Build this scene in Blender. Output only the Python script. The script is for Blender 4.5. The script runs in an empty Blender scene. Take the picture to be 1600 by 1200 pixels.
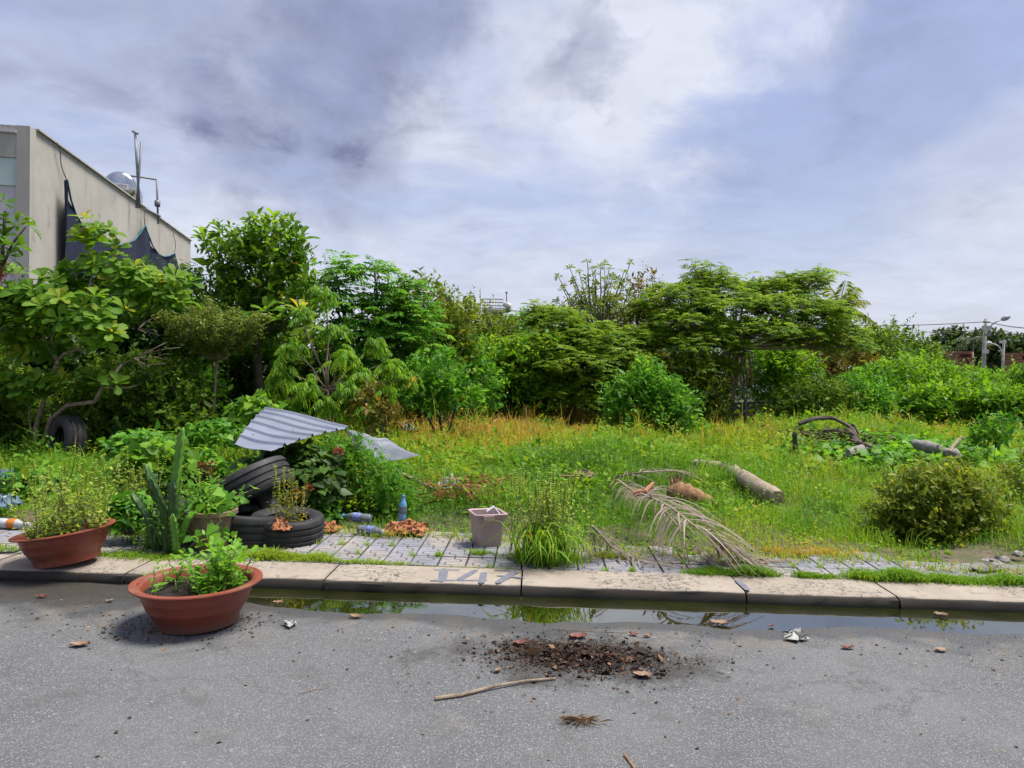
import bpy, math, random
import numpy as np
from mathutils import Vector, Matrix

R = math.radians
random.seed(7)
rng = np.random.default_rng(11)
scn = bpy.context.scene

# ------------------------------------------------------------------ camera
CAM_H = 1.55
FPX = 1160.0                       # focal length in photo pixels (1600 wide)
YAW, PITCH, ROLL = R(2.0), R(-1.28), R(1.2)
fwd = np.array([-math.sin(YAW) * math.cos(PITCH), math.cos(YAW) * math.cos(PITCH), math.sin(PITCH)])
rt0 = np.array([math.cos(YAW), math.sin(YAW), 0.0])
up0 = np.cross(rt0, fwd)
rt = math.cos(ROLL) * rt0 + math.sin(ROLL) * up0
up = np.cross(rt, fwd)
CAM = np.array([0, 0, CAM_H])
cam_d = bpy.data.cameras.new('camera')
cam_d.sensor_width = 36.0
cam_d.lens = 36.0 * FPX / 1600.0
cam_d.clip_start = 0.05
cam_d.clip_end = 3000
cam = bpy.data.objects.new('camera', cam_d)
scn.collection.objects.link(cam)
cam.matrix_world = Matrix(((rt[0], up[0], -fwd[0], CAM[0]), (rt[1], up[1], -fwd[1], CAM[1]),
                           (rt[2], up[2], -fwd[2], CAM[2]), (0, 0, 0, 1)))
scn.camera = cam

def ray(px, py):
    return fwd + (px - 800) / FPX * rt + (600 - py) / FPX * up
def P(px, py, D):                  # world point on that sight line at distance D from the camera's wall line
    d = ray(px, py); return CAM + d * (D / d[1])
def G(px, py, z=0.1):              # where it meets the level z
    d = ray(px, py); return CAM + d * ((z - CAM_H) / d[2])
def S(n, D):                       # photo pixels -> metres at distance D
    return n * D / FPX

# ------------------------------------------------------------------ light
EXPO = 2.3
SUN_AZ, SUN_EL = R(75), R(68)      # azimuth clockwise from +Y: high, from the right
wd = bpy.data.worlds.new('World'); scn.world = wd; wd.use_nodes = True
nt = wd.node_tree; nt.nodes.clear()
def N(t, kind, **kw):
    n = t.nodes.new(kind)
    for k, v in kw.items():
        if k.startswith('i_'):
            n.inputs[int(k[2:])].default_value = v
        else:
            setattr(n, k, v)
    return n
def L(t, a, b, ai=0, bi=0):
    t.links.new(a.outputs[ai], b.inputs[bi])
def math_n(t, op, a, b=None, clamp=False):
    n = t.nodes.new('ShaderNodeMath'); n.operation = op; n.use_clamp = clamp
    for i, v in enumerate((a, b)):
        if v is None: continue
        if isinstance(v, (int, float)): n.inputs[i].default_value = v
        else: t.links.new(v, n.inputs[i])
    return n.outputs[0]
def vmath(t, op, a, b=None):
    n = t.nodes.new('ShaderNodeVectorMath'); n.operation = op
    for i, v in enumerate((a, b)):
        if v is None: continue
        if isinstance(v, (tuple, list)): n.inputs[i].default_value = v
        else: t.links.new(v, n.inputs[i])
    return n
def mixc(t, fac, a, b, mode='MIX'):
    n = t.nodes.new('ShaderNodeMix'); n.data_type = 'RGBA'; n.blend_type = mode
    if isinstance(fac, (int, float)): n.inputs[0].default_value = fac
    else: t.links.new(fac, n.inputs[0])
    for i, v in ((6, a), (7, b)):
        if isinstance(v, (tuple, list)): n.inputs[i].default_value = (*v[:3], 1)
        else: t.links.new(v, n.inputs[i])
    return n.outputs[2]
def smooth(t, x, lo, hi, o0=0.0, o1=1.0):
    n = t.nodes.new('ShaderNodeMapRange'); n.interpolation_type = 'SMOOTHSTEP'
    t.links.new(x, n.inputs[0])
    for i, v in enumerate((lo, hi, o0, o1)): n.inputs[i + 1].default_value = v
    return n.outputs[0]
def noise(t, vec, scale, detail=4, rough=0.55, dist=0.0):
    n = t.nodes.new('ShaderNodeTexNoise')
    n.inputs['Scale'].default_value = scale; n.inputs['Detail'].default_value = detail
    n.inputs['Roughness'].default_value = rough; n.inputs['Distortion'].default_value = dist
    if vec is not None: t.links.new(vec, n.inputs['Vector'])
    return n

sky = N(nt, 'ShaderNodeTexSky', sky_type='NISHITA', sun_disc=False, sun_elevation=SUN_EL, sun_rotation=SUN_AZ)
sky.air_density = 1.2; sky.dust_density = 2.0
tc = N(nt, 'ShaderNodeTexCoord')
dirv = tc.outputs['Generated']
sep = N(nt, 'ShaderNodeSeparateXYZ'); nt.links.new(dirv, sep.inputs[0])
# cloud deck seen in perspective: direction / height
zz = math_n(nt, 'ADD', math_n(nt, 'MAXIMUM', sep.outputs[2], 0.0), 0.16)
cx = math_n(nt, 'DIVIDE', sep.outputs[0], zz); cy = math_n(nt, 'DIVIDE', sep.outputs[1], zz)
cmb = N(nt, 'ShaderNodeCombineXYZ'); nt.links.new(cx, cmb.inputs[0]); nt.links.new(cy, cmb.inputs[1])
deck = cmb.outputs[0]
n1 = noise(nt, deck, 0.9, 7, 0.56, 0.35).outputs[0]
n2 = noise(nt, vmath(nt, 'ADD', deck, (7.3, 2.1, 4.0)).outputs[0], 2.2, 6, 0.58, 0.4).outputs[0]
n3 = noise(nt, vmath(nt, 'ADD', deck, (1.3, 9.1, 2.0)).outputs[0], 0.45, 3, 0.5, 0.2).outputs[0]
# directions are ragged by noise before the large cloud masses are placed
wn = noise(nt, dirv, 4.2, 6, 0.62)
wofs = vmath(nt, 'SCALE', vmath(nt, 'SUBTRACT', wn.outputs['Color'], (0.5, 0.5, 0.5)).outputs[0]); wofs.inputs[3].default_value = 0.34
wdir = vmath(nt, 'NORMALIZE', vmath(nt, 'ADD', dirv, wofs.outputs[0]).outputs[0]).outputs[0]
def blob(px, py, deg, soft=1.0):
    d = ray(px, py); d = d / np.linalg.norm(d)
    dot = vmath(nt, 'DOT_PRODUCT', wdir, tuple(float(c) for c in d)).outputs['Value']
    return smooth(nt, dot, math.cos(R(deg)), math.cos(R(deg * (1 - soft) * 0.999)))
def addall(*xs):
    o = xs[0]
    for x in xs[1:]: o = math_n(nt, 'ADD', o, x)
    return o
def scl(x, k): return math_n(nt, 'MULTIPLY', x, k)
el = sep.outputs[2]
base = mixc(nt, smooth(nt, el, 0.0, 0.32), (0.565, 0.60, 0.77), (0.385, 0.43, 0.675))
nis = vmath(nt, 'SCALE', sky.outputs[0]); nis.inputs[3].default_value = 0.10 * 2 ** EXPO * 0.5
base = mixc(nt, 0.2, base, nis.outputs[0])
rag = smooth(nt, n2, 0.34, 0.60, 0.15, 1.0)
rag1 = smooth(nt, n1, 0.36, 0.60, 0.25, 1.0)
west = smooth(nt, sep.outputs[0], 0.35, -0.20, 0.62, 1.0)      # broken cloud to the left, smooth veil to the right
bright = addall(math_n(nt, 'MULTIPLY', west, scl(smooth(nt, n1, 0.42, 0.66), 0.75)), math_n(nt, 'MULTIPLY', rag, addall(scl(blob(1060, 20, 12), 0.55), scl(blob(960, 170, 9), 0.6), scl(blob(1150, 60, 9), 0.35),
                scl(blob(450, 60, 7), 0.45), scl(blob(560, 250, 16), 0.18), scl(blob(120, 120, 14), 0.40), scl(blob(760, 190, 12), 0.2))), scl(blob(1640, 340, 10), 0.55),
                scl(blob(1320, 260, 15), -0.15), scl(smooth(nt, el, 0.22, 0.02), 0.28))
bright = math_n(nt, 'MINIMUM', math_n(nt, 'MAXIMUM', bright, 0.0), 1.0)
c1 = mixc(nt, bright, base, (0.75, 0.79, 0.91))
dark = addall(math_n(nt, 'MULTIPLY', west, scl(smooth(nt, n2, 0.50, 0.70), 0.45)), math_n(nt, 'MULTIPLY', rag1, addall(scl(blob(520, 130, 11), 0.85), scl(blob(610, 90, 7), 0.5), scl(blob(370, 50, 7), 0.5),
              scl(blob(930, 92, 5.0), 0.75), scl(blob(1000, 95, 4.0), 0.4), scl(blob(90, 10, 10), 0.6), scl(blob(420, 200, 8), 0.35))), scl(blob(1420, 170, 20), 0.20),
              scl(blob(960, 175, 6), -0.4), scl(blob(1080, 20, 8), -0.6))
dark = math_n(nt, 'MINIMUM', math_n(nt, 'MAXIMUM', math_n(nt, 'MULTIPLY', dark, smooth(nt, el, 0.05, 0.25)), 0.0), 1.6)
dark = math_n(nt, 'MINIMUM', scl(dark, 0.78), 0.95)
c2 = mixc(nt, dark, c1, (0.205, 0.24, 0.41))
fibre = noise(nt, vmath(nt, 'ADD', deck, (3.1, 5.7, 1.0)).outputs[0], 4.5, 5, 0.6, 0.5).outputs[0]
c2 = vmath(nt, 'SCALE', c2)
nt.links.new(smooth(nt, fibre, 0.30, 0.70, 0.95, 1.04), c2.inputs[3]); c2 = c2.outputs[0]
# forward glow of the veiled sun
sd = np.array([math.sin(SUN_AZ) * math.cos(SUN_EL), math.cos(SUN_AZ) * math.cos(SUN_EL), math.sin(SUN_EL)])
sdot = vmath(nt, 'DOT_PRODUCT', dirv, tuple(float(c) for c in sd)).outputs['Value']
glow = math_n(nt, 'POWER', math_n(nt, 'MAXIMUM', sdot, 0.0), 22.0)
c3 = mixc(nt, scl(glow, 0.35), c2, (1.25, 1.22, 1.2))
below = smooth(nt, el, -0.05, -0.005)
c4 = mixc(nt, below, (0.16, 0.17, 0.15), c3)
bg = N(nt, 'ShaderNodeBackground'); bg.inputs[1].default_value = 0.1
c5 = vmath(nt, 'SCALE', c4); c5.inputs[3].default_value = 10.0 * 2 ** -EXPO   # radiance per unit strength, as the sky texture has
nt.links.new(c5.outputs[0], bg.inputs[0])
wo = N(nt, 'ShaderNodeOutputWorld'); L(nt, bg, wo)

sun_d = bpy.data.lights.new('sun', 'SUN'); sun_d.energy = 1.5; sun_d.angle = R(24); sun_d.color = (1.0, 0.95, 0.87)
sun = bpy.data.objects.new('sun', sun_d); scn.collection.objects.link(sun)
sun.rotation_euler = Vector((-sd[0], -sd[1], -sd[2])).to_track_quat('-Z', 'Y').to_euler()
sun.location = (0, 10, 30)
vs = scn.view_settings
vs.view_transform = 'Standard'; vs.look = 'None'; vs.gamma = 1.0; vs.use_curve_mapping = False
vs.exposure = EXPO
wd.cycles.sampling_method = 'MANUAL'; wd.cycles.sample_map_resolution = 512
scn.cycles.use_denoising = True
scn.cycles.use_adaptive_sampling = True; scn.cycles.adaptive_threshold = 0.03
scn.cycles.max_bounces = 5; scn.cycles.diffuse_bounces = 3; scn.cycles.glossy_bounces = 3
scn.cycles.transmission_bounces = 4; scn.cycles.transparent_max_bounces = 6
scn.cycles.sample_clamp_indirect = 6

# ------------------------------------------------------------------ materials
MATS = {}
KALB = 0.88
def newmat(name):
    m = bpy.data.materials.new(name); m.use_nodes = True
    t = m.node_tree; t.nodes.clear()
    o = t.nodes.new('ShaderNodeOutputMaterial')
    b = t.nodes.new('ShaderNodeBsdfPrincipled')
    t.links.new(b.outputs[0], o.inputs[0])
    MATS[name] = m
    return m, t, b, o
def plain(name, c1, c2=None, rough=0.7, scale=6.0, detail=6, bump=0.0, bscale=None, metal=0.0, spec=0.4, sub=None, lo=0.35, hi=0.65, trans=0.0, coat=0.0):
    m, t, b, o = newmat(name)
    geo = N(t, 'ShaderNodeNewGeometry')
    vec = geo.outputs['Position']
    if c2 is None: c2 = tuple(c * 0.7 for c in c1)
    c1 = tuple(c * KALB for c in c1); c2 = tuple(c * KALB for c in c2)
    if sub: sub = (*sub[:3], tuple(c * KALB for c in sub[3]))
    n = noise(t, vec, scale, detail, 0.6)
    f = smooth(t, n.outputs[0], lo, hi)
    col = mixc(t, f, c1, c2)
    if sub:
        n2_ = noise(t, vec, sub[0], 5, 0.65)
        col = mixc(t, smooth(t, n2_.outputs[0], sub[1], sub[2]), col, sub[3])
    t.links.new(col, b.inputs['Base Color'])
    b.inputs['Roughness'].default_value = rough
    b.inputs['Metallic'].default_value = metal
    b.inputs['Specular IOR Level'].default_value = spec
    if coat: b.inputs['Coat Weight'].default_value = coat
    if bump:
        n3_ = noise(t, vec, bscale or scale * 6, 5, 0.6)
        bp = N(t, 'ShaderNodeBump'); bp.inputs['Strength'].default_value = bump; bp.inputs['Distance'].default_value = 0.01
        t.links.new(n3_.outputs[0], bp.inputs['Height']); t.links.new(bp.outputs[0], b.inputs['Normal'])
    if trans:
        tr = N(t, 'ShaderNodeBsdfTranslucent'); t.links.new(col, tr.inputs[0])
        mx = N(t, 'ShaderNodeMixShader'); mx.inputs[0].default_value = trans
        t.links.new(b.outputs[0], mx.inputs[1]); t.links.new(tr.outputs[0], mx.inputs[2]); t.links.new(mx.outputs[0], o.inputs[0])
    return m
def leafmat(name, stops, trans=0.4, rough=0.5, spec=0.3, warm=(1.25, 1.15, 0.6)):
    """stops: colours over the per-leaf value 'v' (young, old, dry leaves)"""
    m, t, b, o = newmat(name)
    if name not in ('litter', 'dry_frond', 'brown_frond', 'flower_red', 'far_leaf', 'dark_leaf'): stops = [(p_, (c[0] * 1.38, c[1] * 1.25, c[2] * 0.9)) for p_, c in stops]
    a = N(t, 'ShaderNodeAttribute', attribute_name='v')
    rp = N(t, 'ShaderNodeValToRGB')
    cr = rp.color_ramp
    k = len(stops)
    while len(cr.elements) < k: cr.elements.new(0.5)
    for i, (p_, c) in enumerate(stops):
        cr.elements[i].position = p_; cr.elements[i].color = (*c, 1)
    t.links.new(a.outputs['Fac'], rp.inputs[0])
    col = rp.outputs[0]
    t.links.new(col, b.inputs['Base Color'])
    b.inputs['Roughness'].default_value = rough; b.inputs['Specular IOR Level'].default_value = spec
    tr = N(t, 'ShaderNodeBsdfTranslucent')
    t.links.new(mixc(t, 1.0, col, warm, 'MULTIPLY'), tr.inputs[0])
    trans = trans * 1.25
    mx = N(t, 'ShaderNodeMixShader'); mx.inputs[0].default_value = trans
    t.links.new(b.outputs[0], mx.inputs[1]); t.links.new(tr.outputs[0], mx.inputs[2]); t.links.new(mx.outputs[0], o.inputs[0])
    return m

leafmat('almond_leaf', [(0.0, (0.035, 0.09, 0.012)), (0.45, (0.075, 0.19, 0.02)), (0.85, (0.15, 0.29, 0.035)), (1.0, (0.26, 0.26, 0.04))], 0.45, 0.55, 0.22)
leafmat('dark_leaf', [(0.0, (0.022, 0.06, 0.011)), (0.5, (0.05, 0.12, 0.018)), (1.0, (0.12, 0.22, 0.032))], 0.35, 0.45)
leafmat('mid_leaf', [(0.0, (0.035, 0.085, 0.014)), (0.5, (0.075, 0.165, 0.022)), (1.0, (0.16, 0.26, 0.035))], 0.4)
leafmat('feather_leaf', [(0.0, (0.06, 0.14, 0.014)), (0.5, (0.12, 0.235, 0.022)), (1.0, (0.23, 0.34, 0.035))], 0.45)
leafmat('bright_leaf', [(0.0, (0.05, 0.15, 0.014)), (0.5, (0.11, 0.27, 0.022)), (0.92, (0.21, 0.37, 0.03)), (1.0, (0.42, 0.32, 0.03))], 0.45)
leafmat('lush_leaf', [(0.0, (0.03, 0.12, 0.016)), (0.5, (0.075, 0.235, 0.028)), (1.0, (0.16, 0.35, 0.04))], 0.42)
leafmat('olive_leaf', [(0.0, (0.05, 0.10, 0.018)), (0.5, (0.11, 0.18, 0.028)), (1.0, (0.22, 0.26, 0.045))], 0.4)
leafmat('yellow_leaf', [(0.0, (0.06, 0.11, 0.018)), (0.5, (0.15, 0.20, 0.025)), (1.0, (0.33, 0.30, 0.04))], 0.4)
leafmat('rusty_leaf', [(0.0, (0.05, 0.07, 0.018)), (0.5, (0.13, 0.13, 0.03)), (1.0, (0.24, 0.13, 0.04))], 0.35)
leafmat('tiny_leaf', [(0.0, (0.035, 0.075, 0.018)), (0.5, (0.09, 0.15, 0.035)), (1.0, (0.22, 0.28, 0.09))], 0.35)
leafmat('grass_blade', [(0.0, (0.045, 0.13, 0.016)), (0.3, (0.095, 0.235, 0.022)), (0.55, (0.19, 0.31, 0.03)), (0.75, (0.28, 0.27, 0.05)), (0.9, (0.30, 0.19, 0.06)), (1.0, (0.36, 0.27, 0.13))], 0.35, 0.6, 0.2)
leafmat('basil_leaf', [(0.0, (0.06, 0.14, 0.025)), (0.5, (0.15, 0.27, 0.045)), (1.0, (0.33, 0.42, 0.11))], 0.4)
leafmat('flower_red', [(0.0, (0.16, 0.03, 0.018)), (1.0, (0.40, 0.09, 0.045))], 0.3, warm=(1, 0.7, 0.6))
leafmat('dry_frond', [(0.0, (0.07, 0.054, 0.04)), (0.5, (0.17, 0.138, 0.105)), (1.0, (0.31, 0.26, 0.205))], 0.15, 0.65, 0.2, (1, .95, .85))
leafmat('brown_frond', [(0.0, (0.08, 0.035, 0.018)), (0.6, (0.22, 0.09, 0.035)), (1.0, (0.40, 0.20, 0.08))], 0.15, 0.7, 0.2, (1, .9, .8))
leafmat('litter', [(0.0, (0.014, 0.010, 0.008)), (0.5, (0.035, 0.021, 0.014)), (0.75, (0.10, 0.045, 0.025)), (0.92, (0.22, 0.14, 0.075)), (1.0, (0.34, 0.28, 0.20))], 0.1, 0.7, 0.2, (1, .9, .8))
leafmat('far_leaf', [(0.0, (0.025, 0.055, 0.022)), (0.5, (0.05, 0.09, 0.03)), (1.0, (0.10, 0.15, 0.045))], 0.3)
plain('bark_pale', (0.33, 0.26, 0.185), (0.18, 0.135, 0.095), 0.85, 14, bump=0.5, bscale=40)
plain('bark_grey', (0.22, 0.20, 0.17), (0.10, 0.09, 0.075), 0.9, 14, bump=0.5, bscale=40)
plain('bark_dark', (0.06, 0.05, 0.04), (0.11, 0.085, 0.06), 0.9, 10, bump=0.5, bscale=40)
plain('stem_green', (0.10, 0.17, 0.04), (0.17, 0.16, 0.06), 0.7, 20)
plain('terracotta', (0.25, 0.06, 0.036), (0.20, 0.047, 0.029), 0.42, 7, bump=0.06, bscale=60, sub=(5, 0.50, 0.74, (0.235, 0.115, 0.075)), spec=0.3)
plain('pot_soil', (0.014, 0.010, 0.008), (0.032, 0.022, 0.016), 0.95, 60, bump=1.0, bscale=90)
plain('rubber', (0.017, 0.017, 0.019), (0.032, 0.031, 0.031), 0.62, 12, bump=0.15, bscale=120, sub=(5, 0.58, 0.75, (0.075, 0.07, 0.062)), spec=0.35)
plain('wall_render', (0.44, 0.415, 0.37), (0.39, 0.37, 0.33), 0.9, 1.2, bump=0.1, bscale=30, sub=(2.6, 0.57, 0.78, (0.27, 0.255, 0.235)))
plain('wall_white', (0.55, 0.55, 0.58), (0.50, 0.50, 0.52), 0.85, 1.5)
plain('panel_teal', (0.50, 0.62, 0.58), (0.44, 0.57, 0.53), 0.6, 3)
plain('roof_slab', (0.3, 0.3, 0.3), None, 0.9, 3)
plain('net_navy', (0.010, 0.017, 0.045), (0.018, 0.026, 0.06), 0.85, 9, bump=0.3, bscale=50, trans=0.12)
plain('net_teal', (0.05, 0.22, 0.26), None, 0.8, 9, trans=0.2)
plain('steel', (0.62, 0.64, 0.64), (0.5, 0.52, 0.52), 0.2, 4, metal=1.0)
plain('label_white', (0.75, 0.75, 0.75), (0.65, 0.65, 0.66), 0.5, 30)
plain('label_ink', (0.25, 0.27, 0.3), None, 0.5, 30)
plain('pipe_grey', (0.22, 0.23, 0.26), (0.16, 0.17, 0.19), 0.5, 9)
plain('pole_concrete', (0.36, 0.35, 0.33), (0.28, 0.27, 0.25), 0.9, 4, sub=(3, 0.55, 0.7, (0.27, 0.26, 0.24)))
plain('wire', (0.05, 0.05, 0.06), None, 0.6, 5)
plain('brick_red', (0.32, 0.165, 0.105), (0.22, 0.11, 0.07), 0.9, 6, sub=(14, 0.5, 0.6, (0.16, 0.07, 0.05)))
plain('sheet_metal', (0.27, 0.295, 0.36), (0.225, 0.25, 0.31), 0.38, 3.5, metal=0.3, sub=(7, 0.6, 0.75, (0.27, 0.27, 0.31)), spec=0.5)
plain('crumpled', (0.24, 0.265, 0.31), (0.18, 0.20, 0.24), 0.55, 4, spec=0.4)
plain('bucket_plastic', (0.42, 0.31, 0.29), (0.36, 0.265, 0.25), 0.5, 6, sub=(16, 0.55, 0.72, (0.31, 0.24, 0.21)))
plain('packet', (0.72, 0.66, 0.70), (0.60, 0.54, 0.60), 0.35, 20)
plain('packet_purple', (0.20, 0.09, 0.42), None, 0.4, 20)
plain('orange_cloth', (0.44, 0.18, 0.075), (0.31, 0.115, 0.05), 0.85, 18, bump=0.3, bscale=120)
plain('bottle_clear', (0.50, 0.55, 0.62), (0.40, 0.46, 0.55), 0.12, 20, spec=0.6)
bc_ = MATS['bottle_clear'].node_tree.nodes; [n_ for n_ in bc_ if n_.type == 'BSDF_PRINCIPLED'][0].inputs['Transmission Weight'].default_value = 0.75
plain('bottle_blue', (0.10, 0.28, 0.46), (0.14, 0.36, 0.55), 0.2, 20, spec=0.6)
plain('bottle_label', (0.06, 0.10, 0.36), (0.30, 0.34, 0.55), 0.4, 55)
plain('orange_label', (0.62, 0.20, 0.03), None, 0.4, 20)
plain('white_plastic', (0.52, 0.53, 0.54), (0.40, 0.41, 0.43), 0.45, 14)
plain('blue_plastic', (0.09, 0.16, 0.22), (0.16, 0.22, 0.27), 0.4, 12)
plain('black_plastic', (0.02, 0.02, 0.022), None, 0.5, 12)
plain('log_wood', (0.34, 0.27, 0.20), (0.25, 0.195, 0.14), 0.9, 9, bump=0.7, bscale=32, sub=(6, 0.52, 0.7, (0.20, 0.15, 0.105)))
plain('log_orange', (0.30, 0.175, 0.085), (0.17, 0.085, 0.04), 0.9, 22, bump=0.8, bscale=40)
plain('concrete_bit', (0.27, 0.255, 0.235), (0.18, 0.165, 0.15), 0.9, 16, bump=0.5, bscale=50)
plain('paint_grey', (0.115, 0.12, 0.155), (0.16, 0.165, 0.20), 0.7, 30, sub=(45, 0.60, 0.72, (0.40, 0.36, 0.30)))
plain('paper', (0.40, 0.40, 0.38), (0.30, 0.30, 0.28), 0.7, 40)
plain('old_pot', (0.25, 0.18, 0.11), (0.15, 0.11, 0.075), 0.8, 14, bump=0.2)
plain('cactus_skin', (0.03, 0.085, 0.022), (0.05, 0.13, 0.028), 0.5, 9, sub=(20, 0.55, 0.7, (0.12, 0.25, 0.05)), trans=0.1)
plain('cactus_young', (0.13, 0.33, 0.035), (0.17, 0.38, 0.05), 0.5, 9, trans=0.25)
plain('house_cream', (0.62, 0.56, 0.52), (0.55, 0.50, 0.46), 0.9, 1.0)
plain('lattice_white', (0.55, 0.55, 0.54), (0.45, 0.45, 0.44), 0.8, 2)
plain('window_dark', (0.05, 0.06, 0.08), None, 0.2, 2)
plain('timber_grey', (0.13, 0.125, 0.12), (0.06, 0.055, 0.05), 0.9, 10, bump=0.3)
plain('lamp_grey', (0.33, 0.35, 0.38), None, 0.5, 4)

# soil
m, t, b, o = newmat('soil')
geo = N(t, 'ShaderNodeNewGeometry'); vec = geo.outputs['Position']
a1 = noise(t, vec, 1.3, 6, 0.6).outputs[0]; a2 = noise(t, vec, 22, 6, 0.65).outputs[0]
col = mixc(t, smooth(t, a2, 0.35, 0.65), (0.075, 0.055, 0.034), (0.14, 0.105, 0.065))
col = mixc(t, smooth(t, a1, 0.42, 0.62), col, (0.055, 0.075, 0.022))
t.links.new(col, b.inputs['Base Color']); b.inputs['Roughness'].default_value = 0.95
bp = N(t, 'ShaderNodeBump'); bp.inputs['Strength'].default_value = 0.8; bp.inputs['Distance'].default_value = 0.03
t.links.new(a2, bp.inputs['Height']); t.links.new(bp.outputs[0], b.inputs['Normal'])

m = MATS['wall_render']; t = m.node_tree; b = [n_ for n_ in t.nodes if n_.type == 'BSDF_PRINCIPLED'][0]
geo = N(t, 'ShaderNodeNewGeometry'); mp = N(t, 'ShaderNodeMapping'); mp.inputs['Scale'].default_value = (3.0, 3.0, 0.22); t.links.new(geo.outputs['Position'], mp.inputs[0])
st1 = noise(t, mp.outputs[0], 1.6, 7, 0.65).outputs[0]; pt = noise(t, geo.outputs['Position'], 0.7, 5, 0.6).outputs[0]
src = b.inputs['Base Color'].links[0].from_socket
c_ = mixc(t, smooth(t, st1, 0.52, 0.72, 0, 0.6), src, (0.20, 0.19, 0.17)); c_ = mixc(t, smooth(t, pt, 0.5, 0.62, 0, 0.35), c_, (0.46, 0.44, 0.40))
t.links.new(c_, b.inputs['Base Color'])
m = MATS['terracotta']; t = m.node_tree; b = [n_ for n_ in t.nodes if n_.type == 'BSDF_PRINCIPLED'][0]
geo = N(t, 'ShaderNodeNewGeometry'); sz_ = N(t, 'ShaderNodeSeparateXYZ'); t.links.new(geo.outputs['Position'], sz_.inputs[0])
d1 = noise(t, geo.outputs['Position'], 16, 6, 0.7).outputs[0]; src = b.inputs['Base Color'].links[0].from_socket
c_ = mixc(t, smooth(t, d1, 0.55, 0.68, 0, 0.7), src, (0.15, 0.075, 0.05))
splash = smooth(t, math_n(t, 'ADD', sz_.outputs[2], math_n(t, 'MULTIPLY', d1, -0.12)), 0.07, 0.0)
c_ = mixc(t, math_n(t, 'MULTIPLY', splash, 0.75), c_, (0.10, 0.065, 0.045))
t.links.new(c_, b.inputs['Base Color'])

# asphalt
HEAPX, HEAPY = [float(c) for c in G(905, 1022, 0.055)[:2]]
m, t, b, o = newmat('asphalt')
geo = N(t, 'ShaderNodeNewGeometry'); vec = geo.outputs['Position']
sp = N(t, 'ShaderNodeSeparateXYZ'); t.links.new(vec, sp.inputs[0])
vo = N(t, 'ShaderNodeTexVoronoi'); vo.inputs['Scale'].default_value = 125; t.links.new(vec, vo.inputs['Vector'])
vs2 = N(t, 'ShaderNodeSeparateColor'); t.links.new(vo.outputs['Color'], vs2.inputs[0])
cellr = math_n(t, 'POWER', vs2.outputs[0], 1.9)
stone = mixc(t, cellr, (0.098, 0.10, 0.102), (0.25, 0.253, 0.256))
gap = smooth(t, vo.outputs['Distance'], 0.25, 0.70)
col = mixc(t, gap, stone, (0.075, 0.077, 0.08))
vo3 = N(t, 'ShaderNodeTexVoronoi'); vo3.inputs['Scale'].default_value = 42; t.links.new(vec, vo3.inputs['Vector'])
vs3 = N(t, 'ShaderNodeSeparateColor'); t.links.new(vo3.outputs['Color'], vs3.inputs[0])
chip = math_n(t, 'MULTIPLY', smooth(t, vs3.outputs[1], 0.95, 0.97), smooth(t, vo3.outputs['Distance'], 0.32, 0.24))
col = mixc(t, chip, col, (0.25, 0.25, 0.24))
big = noise(t, vec, 0.9, 5, 0.6).outputs[0]
col = mixc(t, smooth(t, big, 0.38, 0.68, 0.0, 0.45), col, (0.16, 0.165, 0.17))
med = noise(t, vec, 4.5, 5, 0.65).outputs[0]
col = mixc(t, smooth(t, med, 0.54, 0.72, 0, 0.55), col, (0.075, 0.074, 0.072))
dust = noise(t, vec, 2.2, 6, 0.7).outputs[0]
col = mixc(t, smooth(t, dust, 0.58, 0.75, 0, 0.4), col, (0.24, 0.215, 0.18))
oil = noise(t, vec, 1.7, 6, 0.7, 0.5).outputs[0]
col = mixc(t, smooth(t, oil, 0.58, 0.70, 0, 0.6), col, (0.06, 0.06, 0.06))
cd = vmath(t, 'SCALE', vmath(t, 'SUBTRACT', noise(t, vec, 3.5, 5, 0.7).outputs['Color'], (.5, .5, .5)).outputs[0]); cd.inputs[3].default_value = 0.5
vc = N(t, 'ShaderNodeTexVoronoi', feature='DISTANCE_TO_EDGE'); vc.inputs['Scale'].default_value = 0.75; t.links.new(vmath(t, 'ADD', vec, cd.outputs[0]).outputs[0], vc.inputs['Vector'])
crk = math_n(t, 'MULTIPLY', smooth(t, vc.outputs['Distance'], 0.010, 0.003), smooth(t, big, 0.50, 0.60))
col = mixc(t, math_n(t, 'MULTIPLY', crk, 0.4), col, (0.035, 0.033, 0.03))
silt = math_n(t, 'MULTIPLY', smooth(t, sp.outputs[1], 3.7, 4.45), smooth(t, math_n(t, 'ADD', math_n(t, 'MULTIPLY', med, 0.6), math_n(t, 'MULTIPLY', dust, 0.4)), 0.46, 0.60))
col = mixc(t, math_n(t, 'MULTIPLY', silt, 0.6), col, (0.17, 0.145, 0.11))
# dried mud left by the gutter on the pot side
fx = math_n(t, 'ADD', sp.outputs[0], math_n(t, 'MULTIPLY', math_n(t, 'SUBTRACT', dust, 0.5), 1.6))
fy = math_n(t, 'ADD', sp.outputs[1], math_n(t, 'MULTIPLY', math_n(t, 'SUBTRACT', med, 0.5), 0.7))
mud = math_n(t, 'MULTIPLY', smooth(t, fx, -1.3, -1.9), smooth(t, fy, 4.30, 4.55))
fine = noise(t, vec, 30, 5, 0.7).outputs[0]
mudc = mixc(t, smooth(t, fine, 0.4, 0.65), (0.055, 0.042, 0.03), (0.115, 0.088, 0.06))
col = mixc(t, math_n(t, 'MULTIPLY', mud, 0.9), col, mudc)
hx = math_n(t, 'DIVIDE', math_n(t, 'SUBTRACT', fx, HEAPX), 1.0); hy = math_n(t, 'DIVIDE', math_n(t, 'SUBTRACT', fy, HEAPY - 0.03), 0.46)
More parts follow.
